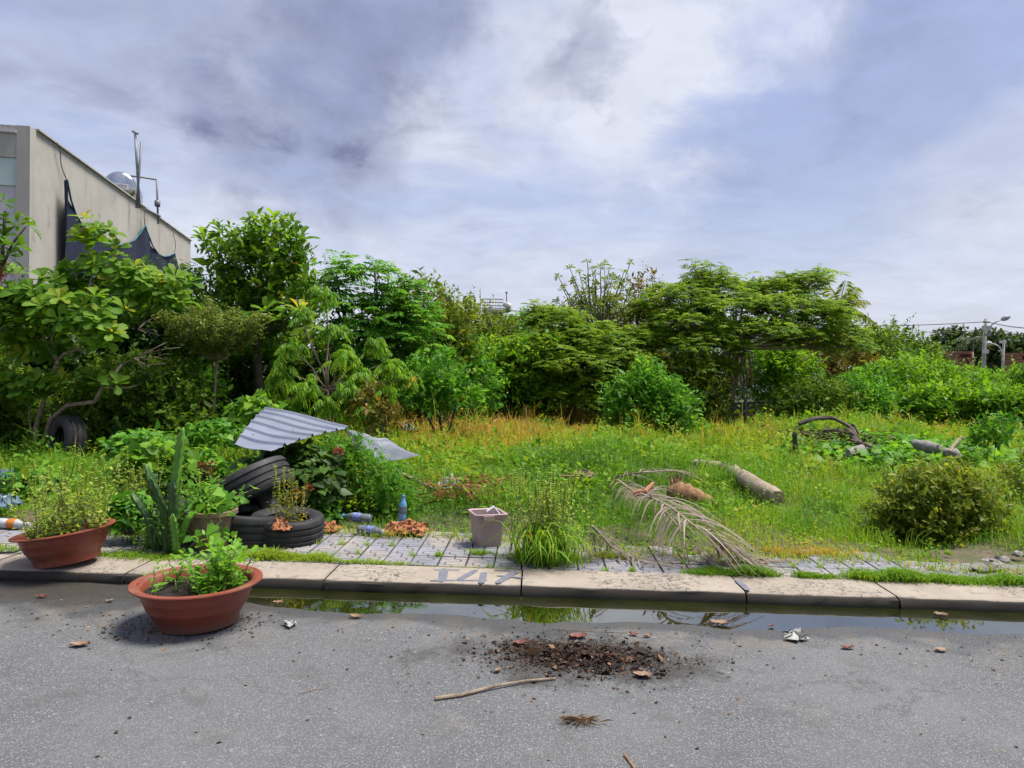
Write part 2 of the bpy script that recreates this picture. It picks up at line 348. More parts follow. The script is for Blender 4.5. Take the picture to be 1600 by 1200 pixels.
hr = math_n(t, 'ADD', math_n(t, 'MULTIPLY', hx, hx), math_n(t, 'MULTIPLY', hy, hy))
hr = math_n(t, 'ADD', hr, math_n(t, 'MULTIPLY', math_n(t, 'SUBTRACT', fine, 0.5), 0.9))
col = mixc(t, smooth(t, hr, 0.85, 0.15, 0, 0.85), col, (0.030, 0.026, 0.022))
# dampness follows the level of the road above the standing water
wz = math_n(t, 'ADD', sp.outputs[2], math_n(t, 'MULTIPLY', math_n(t, 'SUBTRACT', med, 0.5), 0.016))
damp = math_n(t, 'MULTIPLY', smooth(t, wz, 0.049, 0.041), smooth(t, sp.outputs[1], 3.0, 4.0))
col = mixc(t, math_n(t, 'MULTIPLY', damp, 0.62), col, (0.028, 0.029, 0.028))
t.links.new(mixc(t, 1.0, col, (KALB,) * 3, 'MULTIPLY'), b.inputs['Base Color'])
rr = N(t, 'ShaderNodeMapRange'); t.links.new(damp, rr.inputs[0]); rr.inputs[3].default_value = 0.85; rr.inputs[4].default_value = 0.45
t.links.new(rr.outputs[0], b.inputs['Roughness'])
bp = N(t, 'ShaderNodeBump'); bp.inputs['Strength'].default_value = 0.9; bp.inputs['Distance'].default_value = 0.004; bp.invert = True
t.links.new(vo.outputs['Distance'], bp.inputs['Height']); t.links.new(bp.outputs[0], b.inputs['Normal'])

# kerb concrete
m, t, b, o = newmat('kerb_concrete')
geo = N(t, 'ShaderNodeNewGeometry'); vec = geo.outputs['Position']
sp = N(t, 'ShaderNodeSeparateXYZ'); t.links.new(vec, sp.inputs[0])
k1 = noise(t, vec, 3.0, 6, 0.65).outputs[0]; k2 = noise(t, vec, 60, 5, 0.7).outputs[0]; k3 = noise(t, vec, 11, 6, 0.7, 0.6).outputs[0]
col = mixc(t, smooth(t, k1, 0.35, 0.65), (0.34, 0.29, 0.235), (0.28, 0.235, 0.19))
col = mixc(t, smooth(t, k2, 0.5, 0.75, 0, 0.5), col, (0.27, 0.23, 0.19))
col = mixc(t, smooth(t, k3, 0.53, 0.66, 0, 0.7), col, (0.15, 0.125, 0.10))
k5 = noise(t, vec, 26, 5, 0.75, 0.8).outputs[0]; k6 = noise(t, vec, 1.1, 3, 0.5).outputs[0]
col = mixc(t, math_n(t, 'MULTIPLY', smooth(t, k5, 0.52, 0.58), smooth(t, k6, 0.47, 0.58)), col, (0.085, 0.075, 0.065))
# splash stain and algae on the gutter side
st = smooth(t, math_n(t, 'ADD', sp.outputs[2], math_n(t, 'MULTIPLY', k1, 0.016)), 0.109, 0.101)
col = mixc(t, st, col, mixc(t, k3, (0.045, 0.036, 0.027), (0.018, 0.016, 0.012)))
wet = smooth(t, math_n(t, 'ADD', sp.outputs[2], math_n(t, 'MULTIPLY', k3, 0.03)), 0.075, 0.055)
col = mixc(t, wet, col, (0.010, 0.012, 0.005))
t.links.new(mixc(t, 1.0, col, (KALB,) * 3, 'MULTIPLY'), b.inputs['Base Color']); b.inputs['Roughness'].default_value = 0.9
bp = N(t, 'ShaderNodeBump'); bp.inputs['Strength'].default_value = 0.35; bp.inputs['Distance'].default_value = 0.006
t.links.new(k2, bp.inputs['Height']); t.links.new(bp.outputs[0], b.inputs['Normal'])

# paving tile: bluish grey cement, dirt packed in the grooves
m, t, b, o = newmat('paving_tile')
geo = N(t, 'ShaderNodeNewGeometry'); vec = geo.outputs['Position']
oi = N(t, 'ShaderNodeObjectInfo')
at = N(t, 'ShaderNodeAttribute', attribute_name='v')
k1 = noise(t, vec, 2.0, 5, 0.6).outputs[0]; k2 = noise(t, vec, 55, 4, 0.7).outputs[0]
c = mixc(t, oi.outputs['Random'], (0.18, 0.185, 0.215), (0.24, 0.24, 0.275))
c = mixc(t, smooth(t, k1, 0.45, 0.66, 0, 0.9), c, (0.33, 0.28, 0.23))
c = mixc(t, smooth(t, k2, 0.5, 0.72, 0, 0.6), c, (0.15, 0.145, 0.15))
k4 = noise(t, vec, 6.5, 6, 0.7).outputs[0]
c = mixc(t, smooth(t, k4, 0.52, 0.68, 0, 0.75), c, (0.13, 0.115, 0.095))
c = mixc(t, at.outputs['Fac'], c, (0.055, 0.05, 0.045))
t.links.new(mixc(t, 1.0, c, (KALB,) * 3, 'MULTIPLY'), b.inputs['Base Color']); b.inputs['Roughness'].default_value = 0.85

# puddle
m, t, b, o = newmat('puddle_water')
geo = N(t, 'ShaderNodeNewGeometry'); vec = geo.outputs['Position']
k1 = noise(t, vec, 2.5, 5, 0.6).outputs[0]; k2 = noise(t, vec, 7, 3, 0.5).outputs[0]
col = mixc(t, smooth(t, k1, 0.35, 0.7), (0.011, 0.014, 0.002), (0.022, 0.024, 0.004))
t.links.new(mixc(t, 1.0, col, (KALB,) * 3, 'MULTIPLY'), b.inputs['Base Color']); b.inputs['Roughness'].default_value = 0.015
b.inputs['IOR'].default_value = 4.0
b.inputs['Specular IOR Level'].default_value = 0.5
bp = N(t, 'ShaderNodeBump'); bp.inputs['Strength'].default_value = 0.025; bp.inputs['Distance'].default_value = 0.02
t.links.new(k2, bp.inputs['Height']); t.links.new(bp.outputs[0], b.inputs['Normal'])

# ------------------------------------------------------------------ mesh helpers
COL = scn.collection
def npmesh(name, V, faces, attr=None, smooth_=False):
    """V (n,3) array; faces: list of (m,k) int arrays"""
    me = bpy.data.meshes.new(name)
    V = np.ascontiguousarray(V, dtype=np.float32)
    me.vertices.add(len(V)); me.vertices.foreach_set('co', V.ravel())
    li = np.concatenate([np.asarray(f).ravel() for f in faces]).astype(np.int32)
    tot = np.concatenate([np.full(len(f), np.asarray(f).shape[1], np.int32) for f in faces])
    st_ = np.concatenate(([0], np.cumsum(tot)[:-1])).astype(np.int32)
    me.loops.add(len(li)); me.loops.foreach_set('vertex_index', li)
    me.polygons.add(len(tot)); me.polygons.foreach_set('loop_start', st_); me.polygons.foreach_set('loop_total', tot)
    if smooth_: me.polygons.foreach_set('use_smooth', np.ones(len(tot), bool))
    if attr is not None:
        a = me.attributes.new('v', 'FLOAT', 'POINT'); a.data.foreach_set('value', np.ascontiguousarray(attr, dtype=np.float32))
    me.update(calc_edges=True)
    return me
def obj(name, me, mat, parent=None, loc=None):
    o_ = bpy.data.objects.new(name, me); COL.objects.link(o_)
    if mat: me.materials.append(MATS[mat])
    if parent is not None: o_.parent = parent
    if loc is not None: o_.location = loc
    return o_
def tag(o_, label=None, cat=None, group=None, kind=None):
    if label: o_['label'] = label
    if cat: o_['category'] = cat
    if group: o_['group'] = group
    if kind: o_['kind'] = kind
    return o_
def thing(name, label, cat, loc, group=None):
    o_ = bpy.data.objects.new(name, None); COL.objects.link(o_)
    o_.empty_display_size = 0.1
    o_.location = [float(c) for c in loc]
    return tag(o_, label, cat, group)
def nrm(v): 
    v = np.asarray(v, float); return v / (np.linalg.norm(v, axis=-1, keepdims=True) + 1e-9)

class MB:                              # collects simple solids for one mesh
    def __init__(s): s.V = []; s.F = []; s.n = 0
    def add(s, V, F):
        s.V.extend([tuple(float(c) for c in v) for v in V]); s.F.extend([tuple(i + s.n for i in f) for f in F]); s.n = len(s.V)
        return s
    def tube(s, pts, r0, r1=None, sides=6, rs=None):
        pts = np.asarray(pts, float); k = len(pts)
        r1 = r0 if r1 is None else r1
        rs = np.linspace(r0, r1, k) if rs is None else rs
        tan = nrm(np.gradient(pts, axis=0))
        ref = np.array([0, 0, 1.0]) if abs(tan[0][2]) < 0.9 else np.array([1.0, 0, 0])
        V = []
        for i in range(k):
            a = nrm(np.cross(tan[i], ref)); b_ = np.cross(tan[i], a)
            for j in range(sides):
                w = 2 * math.pi * j / sides
                V.append(pts[i] + rs[i] * (math.cos(w) * a + math.sin(w) * b_))
        F = [(i * sides + j, i * sides + (j + 1) % sides, (i + 1) * sides + (j + 1) % sides, (i + 1) * sides + j) for i in range(k - 1) for j in range(sides)]
        F += [tuple(range(sides - 1, -1, -1)), tuple((k - 1) * sides + j for j in range(sides))]
        return s.add(V, F)
    def box(s, c, size, M=None):
        c = np.asarray(c, float); h = np.asarray(size, float) / 2
        V = np.array([[x, y, z] for x in (-1, 1) for y in (-1, 1) for z in (-1, 1)]) * h
        if M is not None: V = V @ np.asarray(M).T
        return s.add(V + c, [(0, 1, 3, 2), (4, 6, 7, 5), (0, 4, 5, 1), (2, 3, 7, 6), (0, 2, 6, 4), (1, 5, 7, 3)])
    def lathe(s, prof, c=(0, 0, 0), M=None, seg=32, close=False):
        """prof: list of (r, z); optional closed profile ring"""
        V = []
        for (r, z) in prof:
            for j in range(seg):
                w = 2 * math.pi * j / seg
                V.append((r * math.cos(w), r * math.sin(w), z))
        V = np.array(V)
        if M is not None: V = V @ np.asarray(M).T
        V = V + np.asarray(c, float)
        k = len(prof)
        rings = [(i, i + 1) for i in range(k - 1)] + ([(k - 1, 0)] if close else [])
        F = [(i * seg + j, i * seg + (j + 1) % seg, i2 * seg + (j + 1) % seg, i2 * seg + j) for i, i2 in rings for j in range(seg)]
        if not close:
            if prof[0][0] > 1e-4: F.append(tuple(range(seg - 1, -1, -1)))
            if prof[-1][0] > 1e-4: F.append(tuple((k - 1) * seg + j for j in range(seg)))
        return s.add(V, F)
    def grid(s, Pg):                       # Pg (r,c,3)
        r, c, _ = Pg.shape
        return s.add(Pg.reshape(-1, 3), [(i * c + j, i * c + j + 1, (i + 1) * c + j + 1, (i + 1) * c + j) for i in range(r - 1) for j in range(c - 1)])
    def build(s, name, mat, parent=None, smooth_=True, base=None, angle=None):
        me = bpy.data.meshes.new(name)
        V = np.array(s.V)
        if parent is not None and base is None: base = np.array(parent.location)
        if base is not None: V = V - np.asarray(base)
        me.from_pydata([tuple(v) for v in V], [], s.F); me.update()
        if smooth_: me.polygons.foreach_set('use_smooth', np.ones(len(me.polygons), bool))
        if angle: me.set_sharp_from_angle(angle=R(angle))
        return obj(name, me, mat, parent)
def single(name, mb, mat, label, cat, base, group=None, smooth_=True, angle=40, kind=None):
    o_ = mb.build(name, mat, None, smooth_, base, angle); o_.location = [float(c) for c in base]
    return tag(o_, label, cat, group, kind)
def rotm(ax, a): return np.array(Matrix.Rotation(a, 3, ax))
def frame(z):                              # 3x3 whose columns are x,y,z axes with given z
    z = nrm(z); x = nrm(np.cross([0, 1, 0.013], z)); y = np.cross(z, x)
    return np.stack([x, y, z], 1)
def wob(p0, p1, k=5, amp=0.05):
    p0 = np.asarray(p0, float); p1 = np.asarray(p1, float)
    tt = np.linspace(0, 1, k)[:, None]
    w = rng.normal(0, 1, (k, 3)) * amp * np.linalg.norm(p1 - p0); w[0] = 0; w[-1] = 0
    return p0 + (p1 - p0) * tt + w

# leaf templates: x across, y along, z off the blade; faces
def tm(V, F): return (np.array(V, float), [np.array(f, int) for f in F])
T_DIA = tm([(0, 0, 0), (.5, .45, .07), (0, 1, -.04), (-.5, .45, .07)], [[(0, 1, 2), (0, 2, 3)]])
T_LEAF = tm([(0, 0, 0), (.42, .3, .07), (.36, .68, .03), (0, 1, -.12), (-.36, .68, .03), (-.42, .3, .07), (0, .5, 0)],
            [[(0, 1, 6), (0, 6, 5), (2, 3, 6), (3, 4, 6), (1, 2, 6), (5, 6, 4)]])
T_OBO = tm([(0, 0, 0), (.10, .25, .03), (0, .25, 0), (-.10, .25, .03), (.36, .62, .06), (0, .62, .0), (-.36, .62, .06), (.34, .88, -.01), (0, .88, -.04), (-.34, .88, -.01), (0, 1.0, -.10)],
           [[(1, 4, 5, 2), (2, 5, 6, 3), (4, 7, 8, 5), (5, 8, 9, 6)], [(0, 1, 2), (0, 2, 3), (7, 10, 8), (8, 10, 9)]])
T_HEART = tm([(0, 0, 0), (.3, -.12, .05), (.52, .2, .05), (.30, .55, .0), (0, 1, -.1), (-.30, .55, .0), (-.52, .2, .05), (-.3, -.12, .05), (0, .35, 0)],
             [[(0, 1, 8), (1, 2, 8), (2, 3, 8), (3, 4, 8), (4, 5, 8), (5, 6, 8), (6, 7, 8), (7, 0, 8)]])
class LB:
    def __init__(s): s.V = []; s.F = {3: [], 4: []}; s.A = []; s.n = 0
    def add(s, T, pos, axis, normal, size, wr, v):
        TV, TF = T; n = len(pos)
        if n == 0: return s
        axis = nrm(axis); side = nrm(np.cross(axis, normal)); normal = np.cross(side, axis)
        size = np.broadcast_to(np.asarray(size, float), (n,))[:, None, None]
        wr = np.broadcast_to(np.asarray(wr, float), (n,))[:, None, None]
        k = len(TV)
        V = pos[:, None, :] + size * (TV[None, :, 0:1] * wr * side[:, None, :] + TV[None, :, 1:2] * axis[:, None, :] + TV[None, :, 2:3] * normal[:, None, :])
        s.V.append(V.reshape(-1, 3))
        off = (np.arange(n) * k + s.n)[:, None, None]
        for f in TF:
            s.F[f.shape[1]].append((f[None] + off).reshape(-1, f.shape[1]))
        s.A.append(np.repeat(np.clip(np.broadcast_to(v, (n,)), 0, 1), k)); s.n += n * k
        return s
    def blades(s, pos, dirh, h, lean, w, v, droop=None):
        """grass: 5 points per blade, bending over along dirh"""
        n = len(pos); z = np.array([0, 0, 1.0])
        side = nrm(np.cross(dirh, z) + rng.normal(0, .3, (n, 3)))
        h = np.broadcast_to(h, (n,))[:, None]; lean = np.broadcast_to(lean, (n,))[:, None]; w = np.broadcast_to(w, (n,))[:, None]
        dr = 0.0 if droop is None else np.broadcast_to(droop, (n,))[:, None]
        m_ = pos + dirh * lean * h * .33 + z * h * .62
        tp = pos + dirh * lean * h + z * h * (1 - dr)
        V = np.stack([pos - side * w / 2, pos + side * w / 2, m_ + side * w * .42, m_ - side * w * .42, tp], 1)
        s.V.append(V.reshape(-1, 3)); off = (np.arange(n) * 5 + s.n)[:, None]
        s.F[4].append(np.array([[0, 1, 2, 3]]) + off); s.F[3].append(np.array([[3, 2, 4]]) + off)
        s.A.append(np.repeat(np.clip(v, 0, 1), 5)); s.n += n * 5
        return s
    def build(s, name, mat, parent=None, base=None, **kw):
        V = np.concatenate(s.V)
        if parent is not None and base is None: base = np.array(parent.location)
        if base is not None: V = V - np.asarray(base)
        F = [np.concatenate(f) for f in s.F.values() if f]
        return obj(name, npmesh(name, V, F, np.concatenate(s.A)), mat, parent)
def rdir(n, zmin=-1.0, zmax=1.0):
    z = rng.uniform(zmin, zmax, n); a = rng.uniform(0, 2 * math.pi, n); r = np.sqrt(1 - z * z)
    return np.stack([r * np.cos(a), r * np.sin(a), z], 1)
def up_normal(axis, jit=0.45):
    n = len(axis)
    return nrm(np.array([0, 0, 1.0]) + rng.normal(0, jit, (n, 3)))
def lobe_points(lobes, n, inner=0.45):
    """lobes: (centre3, radii3); points spread through the volume, denser to the outside; weights by size"""
    w = np.array([l[1][0] * l[1][2] for l in lobes]) ** 0.9; w = w / w.sum()
    idx = rng.choice(len(lobes), n, p=w)
    d = rdir(n, -0.75, 1.0); rad = inner + (1 - inner) * rng.uniform(0, 1, n) ** 0.6
    C = np.array([l[0] for l in lobes])[idx]; Rr = np.array([l[1] for l in lobes])[idx]
    lump = 1 + 0.22 * np.sin(d[:, 0] * 5 + idx * 2.1) * np.cos(d[:, 2] * 6 + idx) + rng.normal(0, .06, n)
    return C + d * Rr * (rad * lump)[:, None], d, idx
def PL(px, py, rx, ry, D, deep=0.8):         # lobe from its place in the view
    return (P(px, py, D), (S(rx, D), S((rx + ry) / 2, D) * deep, S(ry, D)))
def fol_small(lb, lobes, n, leaf, k=7, twig=0.25, wr=0.5, T=T_DIA, inner=0.4, upb=0.5, jit=0.5, vlo=0.05, vhi=0.8):
    p, d, idx = lobe_points(lobes, n, inner)
    d = nrm(d + np.array([0, 0, upb]) + rng.normal(0, .45, d.shape))
    cv = rng.uniform(vlo, vhi, n)
    for j in range(k):
        tt = (j + rng.uniform(0, 1, n)) / k
        pos = p + d * (twig * tt)[:, None]
        perp = nrm(np.cross(d, rng.normal(0, 1, d.shape)))
        ax = nrm(d * 0.5 + perp * 0.9 + np.array([0, 0, .05]))
        lb.add(T, pos, ax, up_normal(ax, jit), leaf * np.exp(rng.normal(-.05, .34, n)), wr, cv + rng.normal(0, .12, n))
    return p
def fol_pinnate(lb, base, dirs, L_, droop, pairs, leaflet, wr=0.38, v0=None, T=T_DIA, hang=0.35):
    n = len(base); z = np.array([0, 0, -1.0])
    L_ = np.broadcast_to(L_, (n,)); v0 = rng.uniform(.1, .8, n) if v0 is None else v0
    for j in range(pairs):
        tt = (j + 0.7) / pairs
        pt = base + dirs * (L_ * tt)[:, None] + z * (droop * L_ * tt * tt)[:, None]
        dt = nrm(dirs + z * 2 * droop * tt)
        side = nrm(np.cross(dt, np.array([0, 0, 1.0])) + 1e-6)
        prof = 0.65 + 0.6 * math.sin(math.pi * min(1, tt * 0.9 + .1))
        for sg in (-1, 1):
            ax = nrm(side * sg * 0.9 + dt * 0.45 + z * hang + rng.normal(0, .12, (n, 3)))
            lb.add(T, pt, ax, up_normal(ax, .3), leaflet * prof * rng.uniform(.8, 1.15, n), wr, v0 + rng.normal(0, .07, n))
    return lb
def rosettes(lb, c, tip, leaf, k=8, wr=0.62, v0=None):
    n = len(c); tip = nrm(tip)
    a = nrm(np.cross(tip, np.array([0.3, 0.2, 1.0]))); b_ = np.cross(tip, a)
    v0 = rng.uniform(.2, .7, n) if v0 is None else v0
    ph = rng.uniform(0, 6.28, n)
    for j in range(k):
        w = ph + 2.4 * j + rng.normal(0, .2, n)
        e = 0.15 + 0.9 * (j / k) ** 1.4 + rng.normal(0, .12, n)
        out = a * np.cos(w)[:, None] + b_ * np.sin(w)[:, None]
        ax = nrm(out * np.cos(e)[:, None] + tip * np.sin(e)[:, None] - np.array([0, 0, .12]))
        nn = nrm(tip * np.cos(e)[:, None] - out * np.sin(e)[:, None] + rng.normal(0, .15, (n, 3)))
        lb.add(T_OBO, c + tip * (0.06 * leaf * j / k), ax, nn, leaf * rng.uniform(.7, 1.1, n) * (1.0 - .35 * j / k), wr, v0 + .35 * (j / k) + rng.normal(0, .08, n))
    return lb
def yte(x):                                    # where the grass starts
    x = np.asarray(x, float)
    s1 = 1 / (1 + np.exp(-(x - 0.25) * 9)); s2 = 1 / (1 + np.exp(-(x + 2.0) * -9)); s3 = 1 / (1 + np.exp(-(x - 2.35) * 5))
    return YT1 - .14 - .42 * s1 + .12 * s1 * np.sin(x * 3.1) - .30 * s2 - .12 * s3 + .05 * np.sin(x * 7.3 + 1)
def H(x, y):                                   # height of the plot
    x = np.asarray(x, float); y = np.asarray(y, float)
    h = 0.05 + 0.045 * np.sin(x * 1.3 + 1) * np.cos(y * 0.9) + 0.035 * np.sin(x * 2.9 + y * 2.1) + 0.02 * np.sin(x * 6.1 - y * 4.3)
    for (mx, my, a, r) in MOUNDS:
        h = h + a * np.exp(-((x - mx) ** 2 + (y - my) ** 2) / (r * r))
    t_ = np.clip((y - yte(x) + 0.12) / 0.55, 0, 1); t_ = t_ * t_ * (3 - 2 * t_)
    far = np.clip((y - 28) / 12, 0, 1)
    h = (0.06 + (h * (1 - far) + 0.03 * far)) * t_ + 0.03 * (1 - t_)
    tr = np.clip((y - YK - 0.02) / 0.06, 0, 1)
    return h * tr - 0.35 * (1 - tr)
RZ = 0.055                                     # level of the road crown
YK = float(G(800, 916, 0.1)[1])                  # face of the kerb
YT0 = YK + 0.43                                # paving starts
YT1 = YT0 + 1.12                               # paving ends
gp = lambda px, py: tuple(G(px, py, 0.15)[:2])
MOUNDS = [(*gp(940, 735), 0.20, 1.3), (*gp(1080, 760), 0.12, 0.8), (*gp(480, 740), 0.12, 0.9), (*gp(1300, 680), 0.25, 1.6), (*gp(700, 690), 0.10, 1.8), (*gp(1420, 700), 0.22, 1.5), (*gp(740, 775), 0.10, .5)]

# ------------------------------------------------------------------ ground, road, kerb, paving
def nonuni(*segs):
    out = []
    for a, b_, n in segs: out.extend(np.linspace(a, b_, n, endpoint=False))
    out.append(segs[-1][1]); return np.array(out)
def sheet(name, xs, ys, zf, mat, attr=None):
    X, Y = np.meshgrid(xs, ys); Z = zf(X, Y); r, c = X.shape
    idx = np.arange(r * c).reshape(r, c)
    F = np.stack([idx[:-1, :-1], idx[:-1, 1:], idx[1:, 1:], idx[1:, :-1]], -1).reshape(-1, 4)
    o_ = obj(name, npmesh(name, np.stack([X, Y, Z], -1).reshape(-1, 3), [F], smooth_=True), mat)
    return tag(o_, kind='structure')
g = sheet('ground', nonuni((-900, -40, 12), (-40, -14, 26), (-14, 16, 200), (16, 50, 34), (50, 900, 12)),
          nonuni((-500, -20, 8), (-20, YK, 10), (YK, YK + .1, 6), (YK + .1, 14, 70), (14, 40, 60), (40, 100, 12), (100, 1500, 14)), H, 'soil')
tag(g, 'weedy brown soil of the vacant plot reaching back to the far trees', 'ground')
def ss(x, a, b_):
    t_ = np.clip((x - a) / (b_ - a), 0, 1); return t_ * t_ * (3 - 2 * t_)
WATER = RZ - 0.024
def ZR(x, y):
    d = np.maximum(YK - y, 0)
    w = 0.40 - 0.10 * np.exp(-((x + 2.0) / 1.0) ** 2) - 0.02 * np.clip(x - 1, 0, 3) + 0.02 * np.sin(x * 2.3) + 0.02 * np.sin(x * 5.1 + 1)
    amp = 0.014 + 0.036 * ss(x, -2.25, -1.55)
    z = -amp * np.exp(-(d / w) ** 2) + 0.003 * np.sin(x * 3.7 + y * 2) * np.sin(y * 4.1 - x) + 0.0016 * np.sin(x * 17 + 3 * y) * np.sin(y * 21)
    return RZ + z - 0.012 * np.exp(-(d / 1.0) ** 2)
rd = sheet('road', nonuni((-120, -8, 12), (-8, -4.5, 20), (-4.5, 5, 190), (5, 9, 16), (9, 120, 12)),
           nonuni((-14, 1.5, 8), (1.5, YK - 1.3, 24), (YK - 1.3, YK + 0.03, 66)), ZR, 'asphalt')
tag(rd, 'worn grey asphalt road with pale aggregate in the foreground', 'road')
pd = sheet('puddle', np.linspace(-2.6, 9, 60), np.array([YK - 0.95, YK - 0.5, YK - 0.1, YK + 0.02]), lambda x, y: 0 * x + WATER, 'puddle_water')
tag(pd, 'shallow greenish puddle along the kerb reflecting pale sky', 'puddle')

kerb = tag(thing('kerb', 'beige concrete kerb strip between puddle and patterned paving', 'kerb', (0, YK, 0)), kind='structure')
cuts = [-14.0, -9.5, -6.6] + [float(G(px, py, 0.1)[0]) for px, py in ((-60, 897), (197, 895), (512, 900), (815, 910), (1162, 922), (1408, 936))] + [4.5, 7.0, 10.0, 14.0]
for i in range(len(cuts) - 1):
    a, b_ = cuts[i] + 0.006, cuts[i + 1] - 0.006
    dz = 0.0 if i == 5 + 0 else rng.normal(0, .004); dy = rng.normal(0, .005)
    prof = [(0.0, -0.16), (0.0, 0.045), (0.006, 0.085), (0.022, 0.099), (0.05, 0.105), (0.22, 0.105), (0.405, 0.105), (0.424, 0.098), (0.428, -0.16)]
    xs = np.linspace(a, b_, 14); mb = MB(); V = []
    for j, x in enumerate(xs):
        end = 0.006 if j in (0, len(xs) - 1) else 0
        for (py_, pz_) in prof:
            chip_ = rng.normal(0, .005) if 0.04 < pz_ < 0.1 else 0
            V.append((x, YK + dy + py_ + chip_, pz_ + dz - (end if pz_ > 0.09 else 0)))
    k = len(prof)
    F = [(j * k + q, (j + 1) * k + q, (j + 1) * k + q + 1, j * k + q + 1) for j in range(len(xs) - 1) for q in range(k - 1)]
    F += [tuple(range(k)), tuple((len(xs) - 1) * k + q for q in range(k - 1, -1, -1))]
    mb.add(V, F); mb.build('kerb_slab', 'kerb_concrete', kerb, True, angle=50)
# painted number on the kerb top
def stroke(px, w, z=0.1068):
    pts = [G(x, y, 0.105) for x, y in px]; V = []; pts = np.array(pts)
    tan = nrm(np.gradient(pts, axis=0)); k = len(pts)
    out = []
    for i in range(k):
        s_ = np.array([-tan[i][1], tan[i][0], 0]); ww = w * (1 + 0.12 * math.sin(i * 1.7))
        out.append((pts[i] + s_ * ww / 2, pts[i] - s_ * ww / 2))
    # rounded ends
    V = [o_[0] for o_ in out] + [pts[-1] + tan[-1] * w * .45] + [o_[1] for o_ in reversed(out)] + [pts[0] - tan[0] * w * .45]
    V = [(v[0], v[1], z) for v in V]
    return V, [tuple(range(len(V)))]
num = MB()
q = lambda x, y: (640 + x / 5.0, 840 + 251 / 5.0 + (y - 251) * .78 / 5.0 + (x - 250) * .002)
for i, (ps, w) in enumerate([([q(200, 253), q(290, 254), q(380, 253)], .030), ([q(268, 250), q(262, 300), q(256, 360)], .058), ([q(170, 362), q(260, 360), q(355, 358)], .030),
              ([q(515, 256), q(450, 305), q(385, 355)], .045), ([q(385, 358), q(490, 357), q(595, 353)], .026), ([q(580, 280), q(572, 330), q(560, 380)], .045),
              ([q(672, 252), q(750, 256), q(828, 268)], .034), ([q(822, 268), q(760, 320), q(690, 378)], .050), ([q(690, 309), q(785, 317), q(885, 327)], .026)]):
    num.add(*stroke(ps, w, 0.1062 + 0.0003 * i))
pn = num.build('painted_number', 'paint_grey', kerb, False); pn['label'] = 'grey sprayed number I47 on the kerb top'
# dark tar seam
sm = MB(); sm.add(*stroke([(1152, 908), (1160, 915), (1168, 923)], .04, .1125)); sm.build('tar_seam', 'paint_grey', kerb, False)

pav = sheet('pavement', np.linspace(-14, 14, 60), np.array([YT0, YT0 + .5, YT1]), lambda x, y: 0 * x + 0.068, 'soil')
tag(pav, 'strip of grooved bluish cement paving tiles behind the kerb', 'pavement')
TW, TD = 0.205, 0.275
def tile_mesh():
    n = 44
    path = [(.5, -.02), (.5, .12), (.46, .2), (.34, .22), (.25, .25), (.22, .34), (.22, .42), (.26, .5), (.36, .52), (.64, .52), (.75, .55), (.78, .63), (.78, .72), (.74, .8), (.62, .83), (.53, .86), (.5, .93), (.5, 1.02)]
    pa = np.array(path)
    us = np.linspace(0, 1, n + 1); U, Vv = np.meshgrid(us, us)
    pts = np.stack([U, Vv], -1).reshape(-1, 2); sc = np.array([TW, TD])
    dmin = np.full(len(pts), 9.0)
    for a, b_ in zip(pa[:-1], pa[1:]):
        A, B = a * sc, b_ * sc; Pp = pts * sc; ab = B - A
        tt = np.clip(((Pp - A) @ ab) / (ab @ ab), 0, 1)
        dmin = np.minimum(dmin, np.linalg.norm(Pp - A - tt[:, None] * ab, axis=1))
    for hl in (0.27, 0.78):
        dmin = np.minimum(dmin, np.abs(pts[:, 1] - hl) * TD + 0.003)
    gr = np.clip(1.6 - dmin / 0.0052, 0, 1)
    edge = np.minimum.reduce([pts[:, 0] * TW, (1 - pts[:, 0]) * TW, pts[:, 1] * TD, (1 - pts[:, 1]) * TD])
    gr = np.maximum(gr, np.clip(1 - edge / 0.006, 0, 1))
    V = np.stack([(pts[:, 0] - .5) * (TW - .006), (pts[:, 1] - .5) * (TD - .006), -0.006 * gr], -1)
    idx = np.arange((n + 1) ** 2).reshape(n + 1, n + 1)
    F = np.stack([idx[:-1, :-1], idx[:-1, 1:], idx[1:, 1:], idx[1:, :-1]], -1).reshape(-1, 4)
    ring = np.concatenate([idx[0, :-1], idx[:-1, -1], idx[-1, :0:-1], idx[:0:-1, 0]])
    base_i = len(V); Vb = V[ring].copy(); Vb[:, 2] = -0.035
    V = np.concatenate([V, Vb]); k = len(ring)
    Fs = np.stack([ring, base_i + np.arange(k), base_i + (np.arange(k) + 1) % k, np.roll(ring, -1)], -1)
    gr = np.concatenate([gr, np.ones(k)])
    return npmesh('tile', V, [F, Fs], gr)
tme = tile_mesh(); tme.materials.append(MATS['paving_tile'])
x0, x1 = -4.6, 4.6
for r_ in range(4):
    yy = YT0 + .012 + TD * (r_ + .5)
    for c_ in range(int((x1 - x0) / TW)):
        xx = x0 + TW * (c_ + .5)
        if yy - TD * .5 > float(yte(xx)) + .02: continue
        o_ = bpy.data.objects.new('tile', tme); COL.objects.link(o_); o_.parent = pav
        o_.location = (xx, yy, 0.100 + rng.normal(0, .0022))
        o_.rotation_euler = (rng.normal(0, .008), rng.normal(0, .008), math.pi * ((c_ + r_) % 2) + rng.normal(0, .006))

